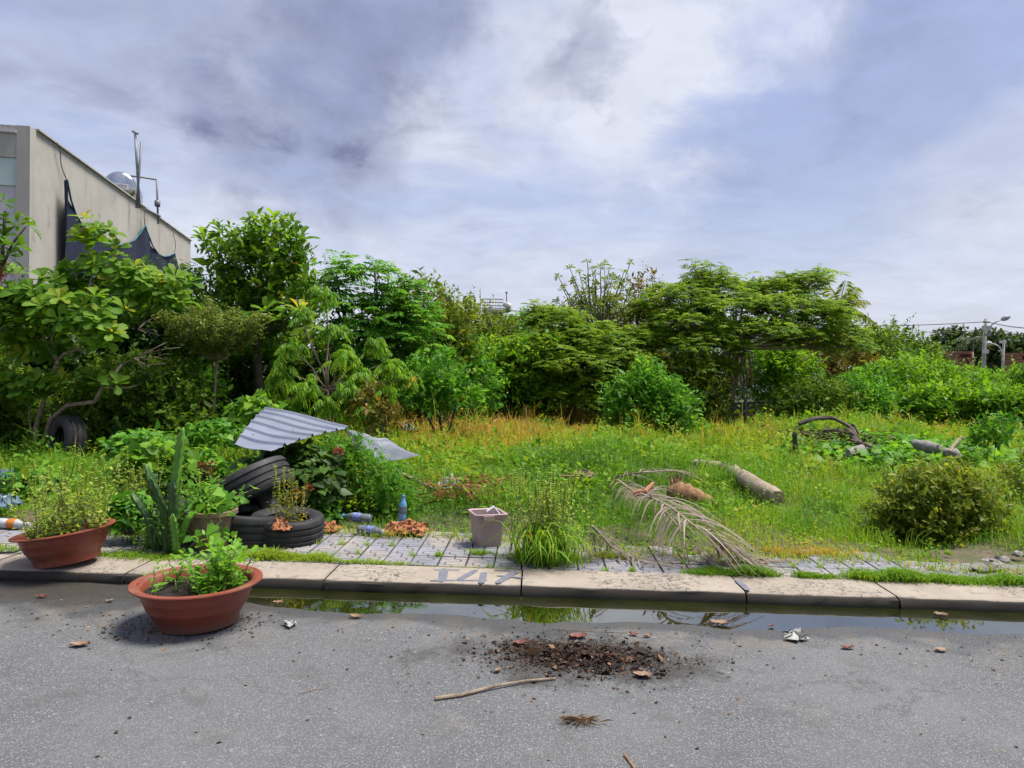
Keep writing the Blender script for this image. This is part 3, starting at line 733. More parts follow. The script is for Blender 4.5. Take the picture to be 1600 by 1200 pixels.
# ------------------------------------------------------------------ the house at left
def hz(px):                                     # level direction towards a place on the horizon
    py = 574 + (px - 800) * math.tan(ROLL); d = ray(px, py); d = np.array([d[0], d[1], 0]); return nrm(d)
C0 = P(47, 197, 12.0); HTOP = float(C0[2]); C0 = np.array([C0[0], C0[1], 0])
WD = hz(566); FD = np.array([-WD[1], WD[0], 0]) # along the side wall; along the front, to the left
house = thing('house', 'pale grey rendered house with long blank side wall behind the trees', 'house', C0)
HM = np.stack([FD, WD, [0, 0, 1]], 1)
def hp(a, s, z): return C0 + FD * a + WD * s + np.array([0, 0, z])
def wallhit(px, py, off=0.0):                   # where a sight line meets the side wall: (s, z)
    d = ray(px, py); n_ = FD; tt = ((C0 - FD * off - CAM) @ n_) / (d @ n_); p_ = CAM + d * tt
    return float((p_ - C0) @ WD), float(p_[2])
SL = wallhit(298, 377)[0]
def hbox(mb, a0, a1, s0, s1, z0, z1):
    return mb.box(hp((a0 + a1) / 2, (s0 + s1) / 2, (z0 + z1) / 2), (a1 - a0, s1 - s0, z1 - z0), HM)
hbox(MB(), 0, .2, 0, SL, -.3, HTOP).build('side_wall', 'wall_render', house, False)
hbox(MB(), .2, 6.5, .06, .26, -.3, HTOP - .53).build('front_wall', 'wall_white', house, False)
hbox(MB(), .2, 6.5, .012, .26, HTOP - .528, HTOP - .004).build('fascia', 'wall_render', house, False)
hbox(MB(), .2, 6.5, -.03, .010, HTOP - .13, HTOP - .09).build('moulding', 'wall_white', house, False)
hbox(MB(), .205, 6.5, .035, .057, HTOP - .98, HTOP - .532).build('awning_panel', 'panel_teal', house, False)
hbox(MB(), .2, 6.5, .46, SL, HTOP - .75, HTOP - .6).build('roof', 'roof_slab', house, False)
hbox(MB(), 6.5, 6.7, .02, SL, -.3, HTOP).build('side_wall', 'wall_render', house, False)
hbox(MB(), .2, 6.5, SL - .2, SL - .002, -.3, HTOP - .004).build('rear_wall', 'wall_render', house, False)
for s_ in (.37, .62, .84):
    hbox(MB(), -.004, .012, SL * s_, SL * s_ + .02, 2.2, HTOP - .01).build('wall_seam', 'wall_white', house, False)
hbox(MB(), -.05, .25, SL * .02, SL - .01, HTOP + .002, HTOP + .03).build('coping', 'wall_render', house, False)

# dark shade net hung on the side wall
def netpt(px, py, off): s_, z_ = wallhit(px, py, off); return hp(-off, s_, z_)
net_top = [(100, 283), (104, 281), (110, 312), (118, 335), (128, 352), (142, 370), (160, 380), (180, 384), (197, 381), (210, 375), (219, 364), (226, 352), (231, 366), (238, 384), (247, 397), (255, 401), (264, 400), (272, 396), (277, 415), (281, 432)]
rows = []
offs = [0.06 + 0.05 * math.sin(i * 1.9) for i in range(len(net_top))]
tops = np.array([netpt(x, y, 0.06 + o_) for (x, y), o_ in zip(net_top, offs)])
G_ = []
for k in range(7):
    row = tops.copy(); zb = 1.9
    f_ = k / 6
    row[:, 2] = tops[:, 2] * (1 - f_) + zb * f_
    row += FD[None] * (-0.04 * np.sin(np.arange(len(tops)) * 2.3 + k * .4))[:, None]
    G_.append(row)
net = thing('shade_net', 'dark navy shade net hung in scallops on the grey wall', 'net', hp(-.1, 3, 1.9))
MB().grid(np.array(G_)).build('net_sheet', 'net_navy', net)
e_ = MB(); e_.tube(tops + FD * -.01, .018, sides=5); e_.build('net_hem', 'net_teal', net)
for a, b_ in (((89, 222), (104, 281)), ((225, 325), (226, 352)), ((272, 360), (272, 396))):
    MB().tube(wob(netpt(*a, .05), netpt(*b_, .08), 5, .03), .008, sides=5).build('tie_cord', 'wire', net)

# water tank
TA = nrm(WD + 0.15 * FD); tc0 = P(187, 291, 18.0)
tank = thing('water_tank', 'shiny steel water tank lying on the flat roof behind parapet', 'tank', np.array([tc0[0], tc0[1], HTOP - .6]))
TMx = frame(TA); rr_ = S(23.5, 18)
prof = [(0.0, -.10), (rr_ * .5, -.085), (rr_ * .85, -.045), (rr_ * .97, -.01), (rr_, .02)]
for k in range(5): 
    z_ = .02 + .26 * k; prof += [(rr_, z_ + .1), (rr_ * 1.02, z_ + .13), (rr_ * 1.02, z_ + .15), (rr_, z_ + .18)]
prof += [(rr_, 1.35), (rr_ * .85, 1.43), (0, 1.48)]
MB().lathe(prof, tc0, TMx, 36).build('tank_body', 'steel', tank, angle=60)
lb_ = P(184, 283, 17.0)
lab = MB()
Lx, Ly, Lz = TMx[:, 0], TMx[:, 1], TMx[:, 2]
upv = nrm(np.array([0, 0, 1]) - TA * TA[2]); sdv = nrm(np.cross(TA, upv))
lc = tc0 - TA * .112 - upv * .02
def rect(mb, c, w, h, d=0): 
    return mb.add([c - sdv * w / 2 - upv * h / 2, c + sdv * w / 2 - upv * h / 2, c + sdv * w / 2 + upv * h / 2, c - sdv * w / 2 + upv * h / 2], [(0, 1, 2, 3)])
lab_o = rect(lab, lc, .42, .14).build('tank_label', 'label_white', tank, False)
mk = MB()
for k in range(8): rect(mk, lc - TA * .004 + sdv * (-.16 + .045 * k) + upv * .012, .026, .05 + .012 * (k % 3))
rect(mk, lc - TA * .004 - upv * .045, .32, .012)
mk.build('label_print', 'label_ink', lab_o, False, base=tank.location)
for sgn in (-1, 1):
    for s_ in (.25, 1.1):
        b0 = tc0 + TA * s_ + sdv * sgn * rr_ * .75
        MB().tube([b0 - np.array([0, 0, rr_ * .4]), np.array([b0[0], b0[1], HTOP - .6]) + sdv * sgn * .1], .025, sides=5).build('stand_leg', 'pipe_grey', tank)
vp = thing('vent_pipes', 'two thin grey pipes crossing above the roof beside the tank', 'pipe', np.array([*P(215, 320, 17.2)[:2], HTOP - .6]))
for a, b_ in (((211, 207), (218, 325)), ((221, 222), (213, 325))):
    MB().tube([P(*a, 17.2), P(*b_, 17.2)], .028, sides=6).build('pipe', 'pipe_grey', vp)
MB().tube([P(207, 205, 17.2), P(216, 209, 17.2)], .03, sides=6).build('pipe_cap', 'pipe_grey', vp)
fp = thing('feed_pipe', 'angled grey water pipe with valve right of the roof tank', 'pipe', np.array([*P(246, 345, 18.5)[:2], HTOP - .6]))
MB().tube([P(204, 275, 18.2), P(222, 277, 18.3), P(244, 280.5, 18.5)], .025, sides=6).build('pipe', 'pipe_grey', fp)
MB().tube([P(245, 280, 18.5), P(246, 312, 18.5), P(247, 350, 18.5)], .025, sides=6).build('pipe', 'pipe_grey', fp)
MB().tube([P(228, 327, 18.0), P(250, 338, 18.5)], .03, sides=6).build('pipe', 'pipe_grey', fp)
MB().box(P(246, 318, 18.5), (.1, .1, .16)).build('valve', 'pipe_grey', fp)

# ------------------------------------------------------------------ far buildings, poles, wires
b0 = P(775, 520, 85.0); fb = thing('apartment_house', 'distant pale house with white rooftop lattice seen above the hedge', 'house', (b0[0], b0[1], 0))
def fbox(px0, py0, px1, py1, D, dep, name, mat, root, z0=None):
    a = P(px0, py1, D); c = P(px1, py0, D)
    zb = a[2] if z0 is None else z0
    return MB().box(((a[0] + c[0]) / 2, D + dep / 2, (zb + c[2]) / 2), (abs(c[0] - a[0]), dep, c[2] - zb), None).build(name, mat, root, False)
fbox(757, 498, 800, 560, 85, 6, 'wall', 'wall_white', fb, 0)
fbox(753, 484, 786, 497.5, 84.6, 4, 'rooftop_room', 'lattice_white', fb)
for k in range(9): fbox(753.5 + 4 * k, 467, 754.3 + 4 * k, 484, 84.6, .12, 'lattice_post', 'lattice_white', fb)
for y_ in (467, 472, 477, 481): fbox(753, y_, 786.5, y_ + 1.0, 84.4, .1, 'lattice_rail', 'lattice_white', fb)
for k in range(5): fbox(756 + 6 * k, 487, 759.5 + 6 * k, 494, 84.45, .1, 'window', 'window_dark', fb)
fbox(775, 500, 797, 508, 84.8, .15, 'balcony_rail', 'lattice_white', fb)
fbox(762, 513, 770, 522, 84.8, .15, 'window', 'window_dark', fb)
fbox(784, 511, 792, 522, 84.8, .15, 'window', 'window_dark', fb)
tk = P(792, 477, 84); MB().lathe([(0, -.5), (.3, -.48), (.34, -.4), (.34, .8), (0, .95)], tk, frame((0.25, 1, 0)), 20).build('roof_tank', 'lattice_white', fb)
fbox(787, 482, 797, 484, 84.0, 1.4, 'tank_stand', 'pipe_grey', fb)
MB().tube([P(791.5, 456, 84), P(791.5, 474, 84)], .06, sides=5).build('mast', 'pipe_grey', fb)
MB().box(P(791.5, 457, 84), (.25, .2, .2)).build('mast_head', 'pipe_grey', fb)
MB().tube([P(750.5, 450, 84.5), P(750.5, 490, 84.5)], .04, sides=5).build('mast', 'pipe_grey', fb)

b0 = P(1098, 500, 60.0); tw = thing('roof_top', 'small pale curved rooftop peeking above the spreading tree', 'house', (b0[0], b0[1], 0))
fbox(1089, 430, 1109, 520, 60, 3, 'wall', 'house_cream', tw, 0)
A = P(1086, 428, 59.8); B = P(1112, 428, 59.8); arc = []
for k in range(9):
    w = math.pi * k / 8; arc.append([A[0] + (B[0] - A[0]) * (1 - math.cos(w)) / 2, 0, A[2] + .28 * math.sin(w)])
gr_ = np.array([[[x, 59.6, z], [x, 63.2, z]] for x, _, z in arc])
MB().grid(gr_).build('curved_roof', 'lattice_white', tw)
MB().tube([P(1110, 417, 60), P(1110, 432, 60)], .05, sides=5).build('mast', 'pipe_grey', tw)
def hut(name, label, px0, py0, px1, D, dep, mat, wins):
    a = P((px0 + px1) / 2, py0, D); rt_ = thing(name, label, 'house', (a[0], D, 0))
    fbox(px0, py0, px1, 600, D, dep, 'wall', mat, rt_, -.1)
    fbox(px0 - 2, py0 - 3, px1 + 2, py0 - .3, D - .25, dep + .5, 'roof', 'roof_slab', rt_)
    for w in wins: fbox(*w, D - .04, .06, 'window', 'window_dark', rt_)
    return rt_
hut('garden_house', 'cream house wall glimpsed through gaps in the spreading tree', 1034, 488, 1082, 36, 5, 'house_cream', [(1050, 505, 1062, 530)])
hut('garden_house', 'white low house seen behind the right half of spreading tree', 1172, 515, 1312, 40, 6, 'wall_white', [(1200, 528, 1215, 552), (1262, 528, 1277, 552)])

def ruin(px0, py0, px1, D, label, hole):
    a = P((px0 + px1) / 2, py0, D); rt_ = thing('brick_ruin', label, 'ruin', (a[0], D, 0), 'unfinished brick houses far right')
    lo = P(px0, 600, D); hi = P(px1, py0, D); W_ = hi[0] - lo[0]; Ht = hi[2]
    nC = 10; nR = 12
    m0 = MB()
    cw, ch = W_ / nC, (Ht) / nR
    me0 = None
    for r_ in range(nR):
        for c_ in range(nC + (r_ % 2)):
            x_ = lo[0] + cw * (c_ + .5 - .5 * (r_ % 2)); z_ = ch * (r_ + .5)
            if r_ >= nR - 2 and rng.uniform() < .3: continue
            if hole and hole[0] < c_ / nC < hole[1] and nR - 5 < r_ < nR - 1: continue
            m0.box((x_, D + rng.normal(0, .02), z_), (cw * .93, 2.4, ch * .90))
    m0.build('brick_courses', 'brick_red', rt_, False)['kind'] = 'stuff'
    return rt_
ruin(1484, 549, 1513, 85, 'broken red brick house shell left of the lamp pole', (.5, .7))
ruin(1460, 560, 1474, 88, 'small stub of red brick wall among far trees', None)
ruin(1577, 552, 1612, 80, 'red brick house shell at the right picture edge', (.45, .75))

def pole(px, ptop, pbot, D, r, name, label):
    a = P(px, ptop, D); b_ = P(px - 4, pbot, D)
    rt_ = thing(name, label, 'utility pole', (b_[0], b_[1], 0))
    MB().tube([(b_[0], b_[1], -.1), (a[0], a[1], a[2])], r * 1.25, r * .8, 8).build('shaft', 'pole_concrete', rt_)
    return rt_, a
pl, top = pole(1540, 498, 579, 55, .14, 'utility_pole', 'tall grey concrete utility pole with curved street lamp')
arm = [P(1546, 523, 54.8), P(1546, 515, 54.8), P(1549, 508, 54.8), P(1556, 503, 54.8), P(1566, 499, 54.8)]
la = MB().tube(arm, .06, .05, 6).build('lamp_arm', 'lamp_grey', pl)
lh = MB(); M_ = frame(np.array(arm[-1]) - np.array(arm[-2]))
lh.lathe([(0, -.1), (.14, 0), (.2, .25), (.15, .5), (0, .6)], arm[-1], M_, 10); lh.build('lamp_head', 'lamp_grey', la, base=pl.location)
MB().box(P(1541, 513, 54.7), (.5, .3, .35)).build('junction_box', 'lattice_white', pl, False)
MB().box(P(1543, 523, 54.7), (.35, .3, .2)).build('clamp', 'pipe_grey', pl, False)
MB().tube([P(1536, 503, 54.7), P(1546, 503.5, 54.7)], .06, sides=6).build('insulator', 'wire', pl)
MB().box(P(1540, 549, 54.7), (.3, .3, .3)).build('meter_box', 'lattice_white', pl, False)
p2, top2 = pole(1569, 531, 580, 78, .13, 'utility_pole', 'shorter pale pole with drooping lamp left of the far brick shell')
arm2 = [P(1565, 555, 77.8), P(1565, 548, 77.8), P(1561, 541, 77.8), P(1555, 538, 77.8), P(1549, 537, 77.8)]
la2 = MB().tube(arm2, .07, .06, 6).build('lamp_arm', 'lattice_white', p2)
MB().lathe([(0, -.1), (.2, .05), (.24, .3), (0, .55)], arm2[-1], frame(np.array(arm2[-1]) - np.array(arm2[-2])), 10).build('lamp_head', 'lattice_white', la2, base=p2.location)
MB().box(P(1567, 534, 77.7), (.55, .3, .3)).build('junction_box', 'lattice_white', p2, False)
def wire(pts, Ds, r, label):
    pp = []
    for (a, Da), (b_, Db) in zip(zip(pts[:-1], Ds[:-1]), zip(pts[1:], Ds[1:])):
        A_, B_ = P(*a, Da), P(*b_, Db)
        for k in range(8):
            f_ = k / 8; p_ = A_ * (1 - f_) + B_ * f_; p_[2] -= .06 * math.sin(math.pi * f_); pp.append(p_)
    pp.append(P(*pts[-1], Ds[-1]))
    single('power_line', MB().tube(pp, r, sides=5), 'wire', label, 'cable', pp[0])
wire([(295, 447), (495, 450), (640, 472), (830, 487), (1100, 500), (1370, 509), (1536, 503)], [33, 38, 42, 46, 50, 53, 54.7], .028, 'upper black power line running left from the concrete pole')
wire([(295, 459), (500, 461), (640, 481), (830, 496), (1100, 512), (1370, 519), (1537, 516)], [33, 38, 42, 46, 50, 53, 54.7], .022, 'lower black power line running left from the concrete pole')
wire([(1546, 503.5), (1605, 513)], [54.7, 44], .028, 'upper black power line running right out of the picture')
wire([(1545, 516), (1605, 524)], [54.7, 44], .022, 'lower black power line running right out of the picture')

# ------------------------------------------------------------------ trees and shrubs
def stems(root, mat, paths, name='trunk'):
    mb = MB()
    for p_, r0, r1 in paths: mb.tube(p_, r0, r1, 6)
    return mb.build(name, mat, root)
def base_at(px, D, z=None):
    p_ = P(px, 600, D); return np.array([p_[0], D, float(H(p_[0], D)) - .03 if z is None else z])
def shrub(name, label, cat, base_px, D, lobes, leafm, n, leaf, k=7, twig=.25, wr=.5, T=T_DIA, bark='bark_dark', inner=.35, r0=.035, group=None, style='small', upb=.5, pin=None, vlo=.05, vhi=.8, extra=None, skirt=False, shoots=False):
    b0 = base_at(base_px, D); rt_ = thing(name, label, cat, b0, group)
    Ls = [PL(*l) if len(l) >= 5 else PL(*l, D) for l in lobes]
    if skirt:
        xs_ = [l[0][0] for l in Ls]; w_ = max(l[1][0] for l in Ls); zl = min(l[0][2] for l in Ls)
        for q in np.linspace(min(xs_), max(xs_), 3): Ls.append((np.array([q, D - .1, b0[2] + max(.25, zl * .45)]), (w_ * .8, w_ * .6, max(.35, zl * .55))))
    lb = LB()
    if style == 'small':
        fol_small(lb, Ls, n, leaf, k, twig, wr, T, inner, upb, vlo=vlo, vhi=vhi)
    else:
        fl, droop, pairs = pin
        p_, d, idx = lobe_points(Ls, n, inner)
        cv = rng.uniform(vlo, vhi, n)
        for j in range(k):
            dd = nrm(np.stack([rng.normal(0, 1, n), rng.normal(0, 1, n), rng.normal(upb, .35, n)], 1) + d * .5)
            fol_pinnate(lb, p_, dd, fl * rng.uniform(.7, 1.2, n), droop, pairs, leaf, wr, cv + rng.normal(0, .08, n), T)
    if skirt or shoots:                         # loose shoots that break the outline
        m_ = n // 9; p_, d, _i = lobe_points(Ls[:-3] if skirt else Ls, m_, .88); d = nrm(d * [1, 1, .6] + np.array([0, 0, .9]) + rng.normal(0, .35, d.shape)); ln = S(rng.uniform(12, 34, m_), D)
        cv = rng.uniform(.25, .75, m_)
        for j in range(10):
            tt = (j + .5) / 10; pp = p_ + d * (ln * tt)[:, None] + rng.normal(0, .015, p_.shape); ax = nrm(d * .7 + np.cross(d, rng.normal(0, 1, d.shape)))
            lb.add(T, pp, ax, up_normal(ax, .5), leaf * (1.1 - .5 * tt) * rng.uniform(.7, 1.3, m_), wr, cv + rng.normal(0, .1, m_))
    if extra: extra(lb)
    lb.build('crown', leafm, rt_)
    paths = []
    for c, r_ in Ls:
        mid = b0 + (np.array(c) - b0) * .5 + rng.normal(0, .06, 3) * np.linalg.norm(np.array(c) - b0)
        p_ = [b0 + rng.normal(0, .03, 3) * [1, 1, 0], mid, np.array(c)]
        pts = np.array([(1 - f) ** 2 * p_[0] + 2 * f * (1 - f) * p_[1] + f * f * p_[2] for f in np.linspace(0, 1, 7)])
        paths.append((pts, r0, r0 * .35))
        for _ in range(4):
            e = np.array(c) + rdir(1)[0] * np.array(r_) * .85
            paths.append((wob(pts[4], e, 5, .05), r0 * .4, r0 * .12))
    stems(rt_, bark, paths)
    return rt_

# far trees on the skyline at right
for px0, py0, rx, ry, D, lbl in ((1390, 560, 40, 26, 105, 'hazy dark far tree just right of the palm'), (1488, 538, 34, 18, 120, 'broad far dark tree left of the concrete pole'), (1445, 557, 30, 14, 112, 'low far tree crown beyond the leftmost brick stub'),
                              (1535, 540, 26, 16, 112, 'dark far tree standing right behind the concrete pole'), (1570, 545, 30, 20, 124, 'far tree behind the shorter pale pole'), (1612, 545, 34, 18, 110, 'far tree crown cut by the right picture edge'),
                              (1520, 560, 60, 14, 128, 'long low far hedge between the brick shells')):
    shrub('far_tree', lbl, 'tree', px0, D, [(px0, py0, rx, ry), (px0 - rx * .5, py0 + ry * .6, rx * .7, ry * .8), (px0 + rx * .55, py0 + ry * .5, rx * .6, ry * .8), (px0, py0 + ry * 1.2, rx, ry)], 'far_leaf', 420, .75, 6, 1.0, .55, r0=.25, group='far trees on the skyline')
pr = base_at(1521, 100); palm2 = thing('far_palm', 'small far palm rising above the trees left of the pole', 'palm', pr)
ct = P(1521, 530, 100); lb = LB(); n = 16
fd = rdir(n, -.2, .6); fol_pinnate(lb, np.repeat(ct[None], n, 0), fd, 2.6, .5, 12, .7, .2, hang=.5); lb.build('fronds', 'far_leaf', palm2)
stems(palm2, 'bark_grey', [(wob(pr, ct, 5, .01), .16, .12)])
stems(thing('bare_trunk', 'thin pale bare trunk standing beside the left brick shell', 'trunk', base_at(1519, 84)), 'bark_pale', [(np.array([base_at(1519, 84), P(1520, 550, 84)]), .12, .09)])

# coconut palm half hidden behind the spreading tree
pb = base_at(1312, 27); palm = thing('coconut_palm', 'coconut palm with drooping fronds at right end of spreading tree', 'palm', pb)
ct = P(1312, 478, 27); lb = LB()
tips = [(1322, 438, 26.5), (1338, 448, 26), (1356, 470, 26.3), (1362, 500, 26), (1376, 512, 26.2), (1290, 440, 27.5), (1280, 470, 28), (1335, 530, 26.4), (1300, 520, 28), (1345, 488, 27)]
mbp = MB()
for tx, ty, td in tips:
    tp = P(tx, ty, td); dd = tp - ct; Ln = np.linalg.norm(dd); dr = .35
    d0 = nrm(dd + np.array([0, 0, dr * Ln])); Lf = np.linalg.norm(dd + np.array([0, 0, dr * Ln]))
    fol_pinnate(lb, ct[None], d0[None], Lf, dr * Ln / Lf, 26, .42, .09, np.array([rng.uniform(.4, .95)]), T_DIA, .75)
    mbp.tube([ct + d0 * Lf * f - np.array([0, 0, dr * Ln * f * f]) for f in np.linspace(0, 1, 7)], .025, .006, 5)
lb.build('leaflets', 'olive_leaf', palm); mbp.build('frond_ribs', 'stem_green', palm); stems(palm, 'bark_grey', [(wob(pb, ct, 6, .01), .16, .11)])

# the wide spreading tree
def layered(label, base_px, D, discs, n, leafm, trunkpx, name='spreading_tree'):
    b0 = base_at(base_px, D); rt_ = thing(name, label, 'tree', b0)
    lb = LB(); paths = []
    fork = P(*trunkpx, D)
    cen = [PL(px, py, rx, ry, D + dd, 1.3) for px, py, rx, ry, dd in discs]
    w = np.array([c[1][0] * c[1][1] for c in cen]); cnt = np.maximum((w / w.sum() * n).astype(int), 10)
    for (c, r_), m_ in zip(cen, cnt):
        a = rng.uniform(0, 6.28, m_); q_ = np.sqrt(rng.uniform(0, 1, m_)) * (1 + .18 * np.sin(a * 5 + c[0] * 7))
        p_ = np.array(c) + np.stack([np.cos(a) * q_ * r_[0], np.sin(a) * q_ * r_[1], (1 - q_ ** 1.7) * r_[2] * .9 - .25 * r_[2] + rng.normal(0, .10, m_)], 1)
        cv = rng.uniform(.05, .8, m_)
        for j in range(3):
            b2 = rng.uniform(0, 6.28, m_)
            dd = nrm(np.stack([np.cos(b2) + np.cos(a) * .6, np.sin(b2) + np.sin(a) * .6, rng.normal(.22, .28, m_)], 1))
            fol_pinnate(lb, p_, dd, (.27 * rng.uniform(.6, 1.35, m_)), .28, 7, .075, .40, cv + rng.normal(0, .06, m_))
        mid = fork * .55 + np.array(c) * .45 - np.array([0, 0, .05])
        pts = np.array([(1 - f) ** 2 * fork + 2 * f * (1 - f) * mid + f * f * np.array(c) for f in np.linspace(0, 1, 7)])
        paths.append((pts, .05, .02))
        for _ in range(5):
            e = np.array(c) + np.array([rng.uniform(-.85, .85) * r_[0], rng.uniform(-.85, .85) * r_[1], -.1 * r_[2]])
            paths.append((wob(pts[4], e, 5, .04), .022, .006))
    lb.build('crown', leafm, rt_)
    for k in range(5):
        paths.append((wob(b0 + rng.normal(0, .12, 3) * [1, 1, 0], fork + rng.normal(0, .1, 3), 6, .02), .075, .05))
    stems(rt_, 'bark_pale', paths)
layered('wide layered spreading tree with feathery leaves right of the middle', 1140, 20.5,
        [(1060, 462, 60, 22, 0), (1110, 447, 55, 20, .4), (1075, 500, 60, 22, -.6), (1150, 478, 75, 24, -.4), (1215, 455, 55, 20, .5), (1240, 480, 70, 24, -.2), (1280, 500, 60, 24, .3), (1180, 515, 85, 20, -.7), (1300, 522, 45, 18, .2),
         (1245, 440, 45, 12, .3), (1285, 428, 22, 5, .2), (1030, 485, 40, 20, .5), (1100, 535, 70, 22, -.9), (1040, 525, 50, 20, -.2), (1110, 425, 25, 10, .2), (1085, 420, 12, 10, .4), (1165, 445, 30, 9, .6), (1320, 540, 40, 18, -.2), (1090, 570, 60, 20, -1), (1235, 535, 35, 12, .4)], 3000, 'feather_leaf', (1150, 545))
layered('dark feathery tree with low tiers in the middle of the hedge', 890, 19.5,
        [(870, 500, 50, 20, .2), (920, 525, 65, 24, 0), (850, 540, 60, 24, -.4), (960, 555, 60, 24, -.2), (900, 565, 70, 22, -.7), (840, 578, 55, 18, -.6), (950, 595, 60, 18, -.7), (990, 530, 40, 22, .3), (860, 610, 50, 14, -.8), (915, 620, 45, 12, -.9), (845, 487, 25, 8, .3), (985, 615, 40, 14, -.6)], 2000, 'feather_leaf', (905, 600), 'feathery_tree')

# hedge row behind, left to right
HG = 'shrubs of the hedge across the back of the plot'
hedge = [
 ('large bushy hedge shrub behind the drooping bright tree', 670, 17, [(660, 500, 60, 60), (640, 570, 60, 70), (690, 560, 55, 70), (700, 510, 40, 40)], 'olive_leaf', 620, .11),
 ('rounded yellowish hedge shrub below the distant lattice roof', 735, 20, [(725, 510, 50, 32), (700, 535, 50, 40), (760, 530, 45, 34), (740, 570, 60, 45)], 'olive_leaf', 560, .12),
 ('green hedge shrub just right of the distant lattice roof', 810, 21, [(800, 535, 45, 28), (830, 525, 40, 30), (790, 575, 60, 45), (840, 570, 50, 40)], 'lush_leaf', 480, .12),
 ('fresh bright hedge shrub between drooping tree and dark middle shade', 722, 17.2, [(700, 590, 40, 44), (735, 605, 40, 36), (715, 560, 34, 30)], 'lush_leaf', 420, .10),
 ('bright loose shrub hanging over the dark middle shade', 790, 18.6, [(770, 560, 40, 22), (815, 568, 40, 20), (845, 552, 30, 20)], 'bright_leaf', 300, .10),
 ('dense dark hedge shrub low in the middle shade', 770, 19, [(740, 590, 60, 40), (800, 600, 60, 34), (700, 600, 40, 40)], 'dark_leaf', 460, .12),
 ('tall hedge shrub filling behind the dark feathery tree', 905, 22.5, [(880, 520, 60, 40), (940, 510, 50, 40), (990, 500, 45, 45), (900, 580, 80, 50), (980, 570, 60, 55)], 'olive_leaf', 700, .12),
 ('brownish thin shrub between bare-branched tree and spreading tree', 1005, 21.5, [(1005, 455, 16, 26), (1000, 500, 30, 30), (1012, 480, 20, 30)], 'rusty_leaf', 200, .10),
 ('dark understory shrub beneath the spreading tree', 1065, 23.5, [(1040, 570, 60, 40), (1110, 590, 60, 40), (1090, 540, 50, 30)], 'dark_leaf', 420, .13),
 ('lime green shrub in the gap right of spreading trunk', 1215, 24, [(1200, 575, 40, 32), (1235, 580, 40, 35), (1215, 555, 30, 22)], 'bright_leaf', 380, .13),
 ('rusty olive shrub under the right end of spreading tree', 1290, 25, [(1290, 565, 45, 35), (1320, 580, 40, 40), (1270, 590, 50, 30)], 'rusty_leaf', 400, .13),
 ('deep green shrub below the palm fronds', 1350, 26, [(1345, 545, 40, 30), (1380, 555, 45, 32), (1340, 590, 60, 40)], 'mid_leaf', 420, .13),
 ('tall loose shrub right of the palm with thin top twigs', 1408, 29, [(1400, 545, 40, 24), (1425, 565, 45, 30), (1400, 525, 14, 18)], 'mid_leaf', 340, .13),
 ('broad dark green bush at foot of the hedge, middle right', 1018, 16.5, [(1000, 622, 44, 20), (1042, 632, 38, 16), (1010, 600, 17, 24), (985, 638, 30, 14), (1030, 608, 16, 16)], 'lush_leaf', 520, .10),
 ('low leafy bush in front of the grey timber heap', 1265, 19, [(1250, 630, 40, 18), (1290, 625, 40, 20), (1240, 645, 40, 12)], 'mid_leaf', 330, .10),
 ('rounded light bush right of the timber heap', 1335, 19.5, [(1325, 620, 34, 22), (1350, 630, 38, 20)], 'lush_leaf', 300, .10),
 ('yellowish bush low at left foot of spreading tree', 1085, 19, [(1075, 595, 34, 22), (1100, 610, 34, 20), (1085, 575, 25, 16)], 'olive_leaf', 300, .10),
]
for lbl, px, D, lo, mt, n_, lf in hedge:
    shrub('hedge_shrub', lbl, 'shrub', px, D, lo, mt, int(n_ * 2.3), lf * 1.05, 9, .36, .45, inner=.3, group=HG, skirt=True)
WG = 'tall bright weeds on the right'
weeds = [
 ('bright weed clump left of the brown grass, nearest the palm', 1395, 22, [(1380, 600, 45, 26), (1410, 595, 40, 30), (1395, 625, 55, 20)]),
 ('highest bright weed clump below the far brick stub', 1445, 25, [(1435, 584, 42, 24), (1470, 598, 40, 24), (1450, 615, 50, 22)]),
 ('bright weed clump in front of the left brick shell', 1500, 26, [(1500, 598, 40, 16), (1520, 606, 45, 20), (1490, 618, 50, 22)]),
 ('bright weed clump below the concrete pole', 1545, 23, [(1545, 604, 40, 16), (1555, 618, 45, 20), (1520, 628, 45, 16)]),
 ('bright weed clump at the right picture edge', 1600, 22, [(1604, 598, 30, 20), (1590, 618, 40, 20), (1615, 632, 40, 18)]),
 ('low lush weed patch left of right picture edge', 1475, 20.5, [(1460, 628, 40, 16), (1500, 632, 45, 16), (1430, 635, 40, 14)]),
 ('lime weed tops just behind the brown grass at far right', 1570, 20, [(1560, 632, 40, 16), (1600, 636, 40, 16)]),
 ('dark green weed clump between palm and bright weeds', 1360, 21.5, [(1350, 612, 40, 24), (1340, 630, 45, 18)]),
]
for lbl, px, D, lo in weeds:
    shrub('tall_weed', lbl, 'weed', px, D, lo, 'lush_leaf' if 'dark' in lbl else 'bright_leaf', 850, .115, 9, .34, .5, inner=.25, skirt=True, bark='stem_green', r0=.015, group=WG, vlo=.1, vhi=.7)

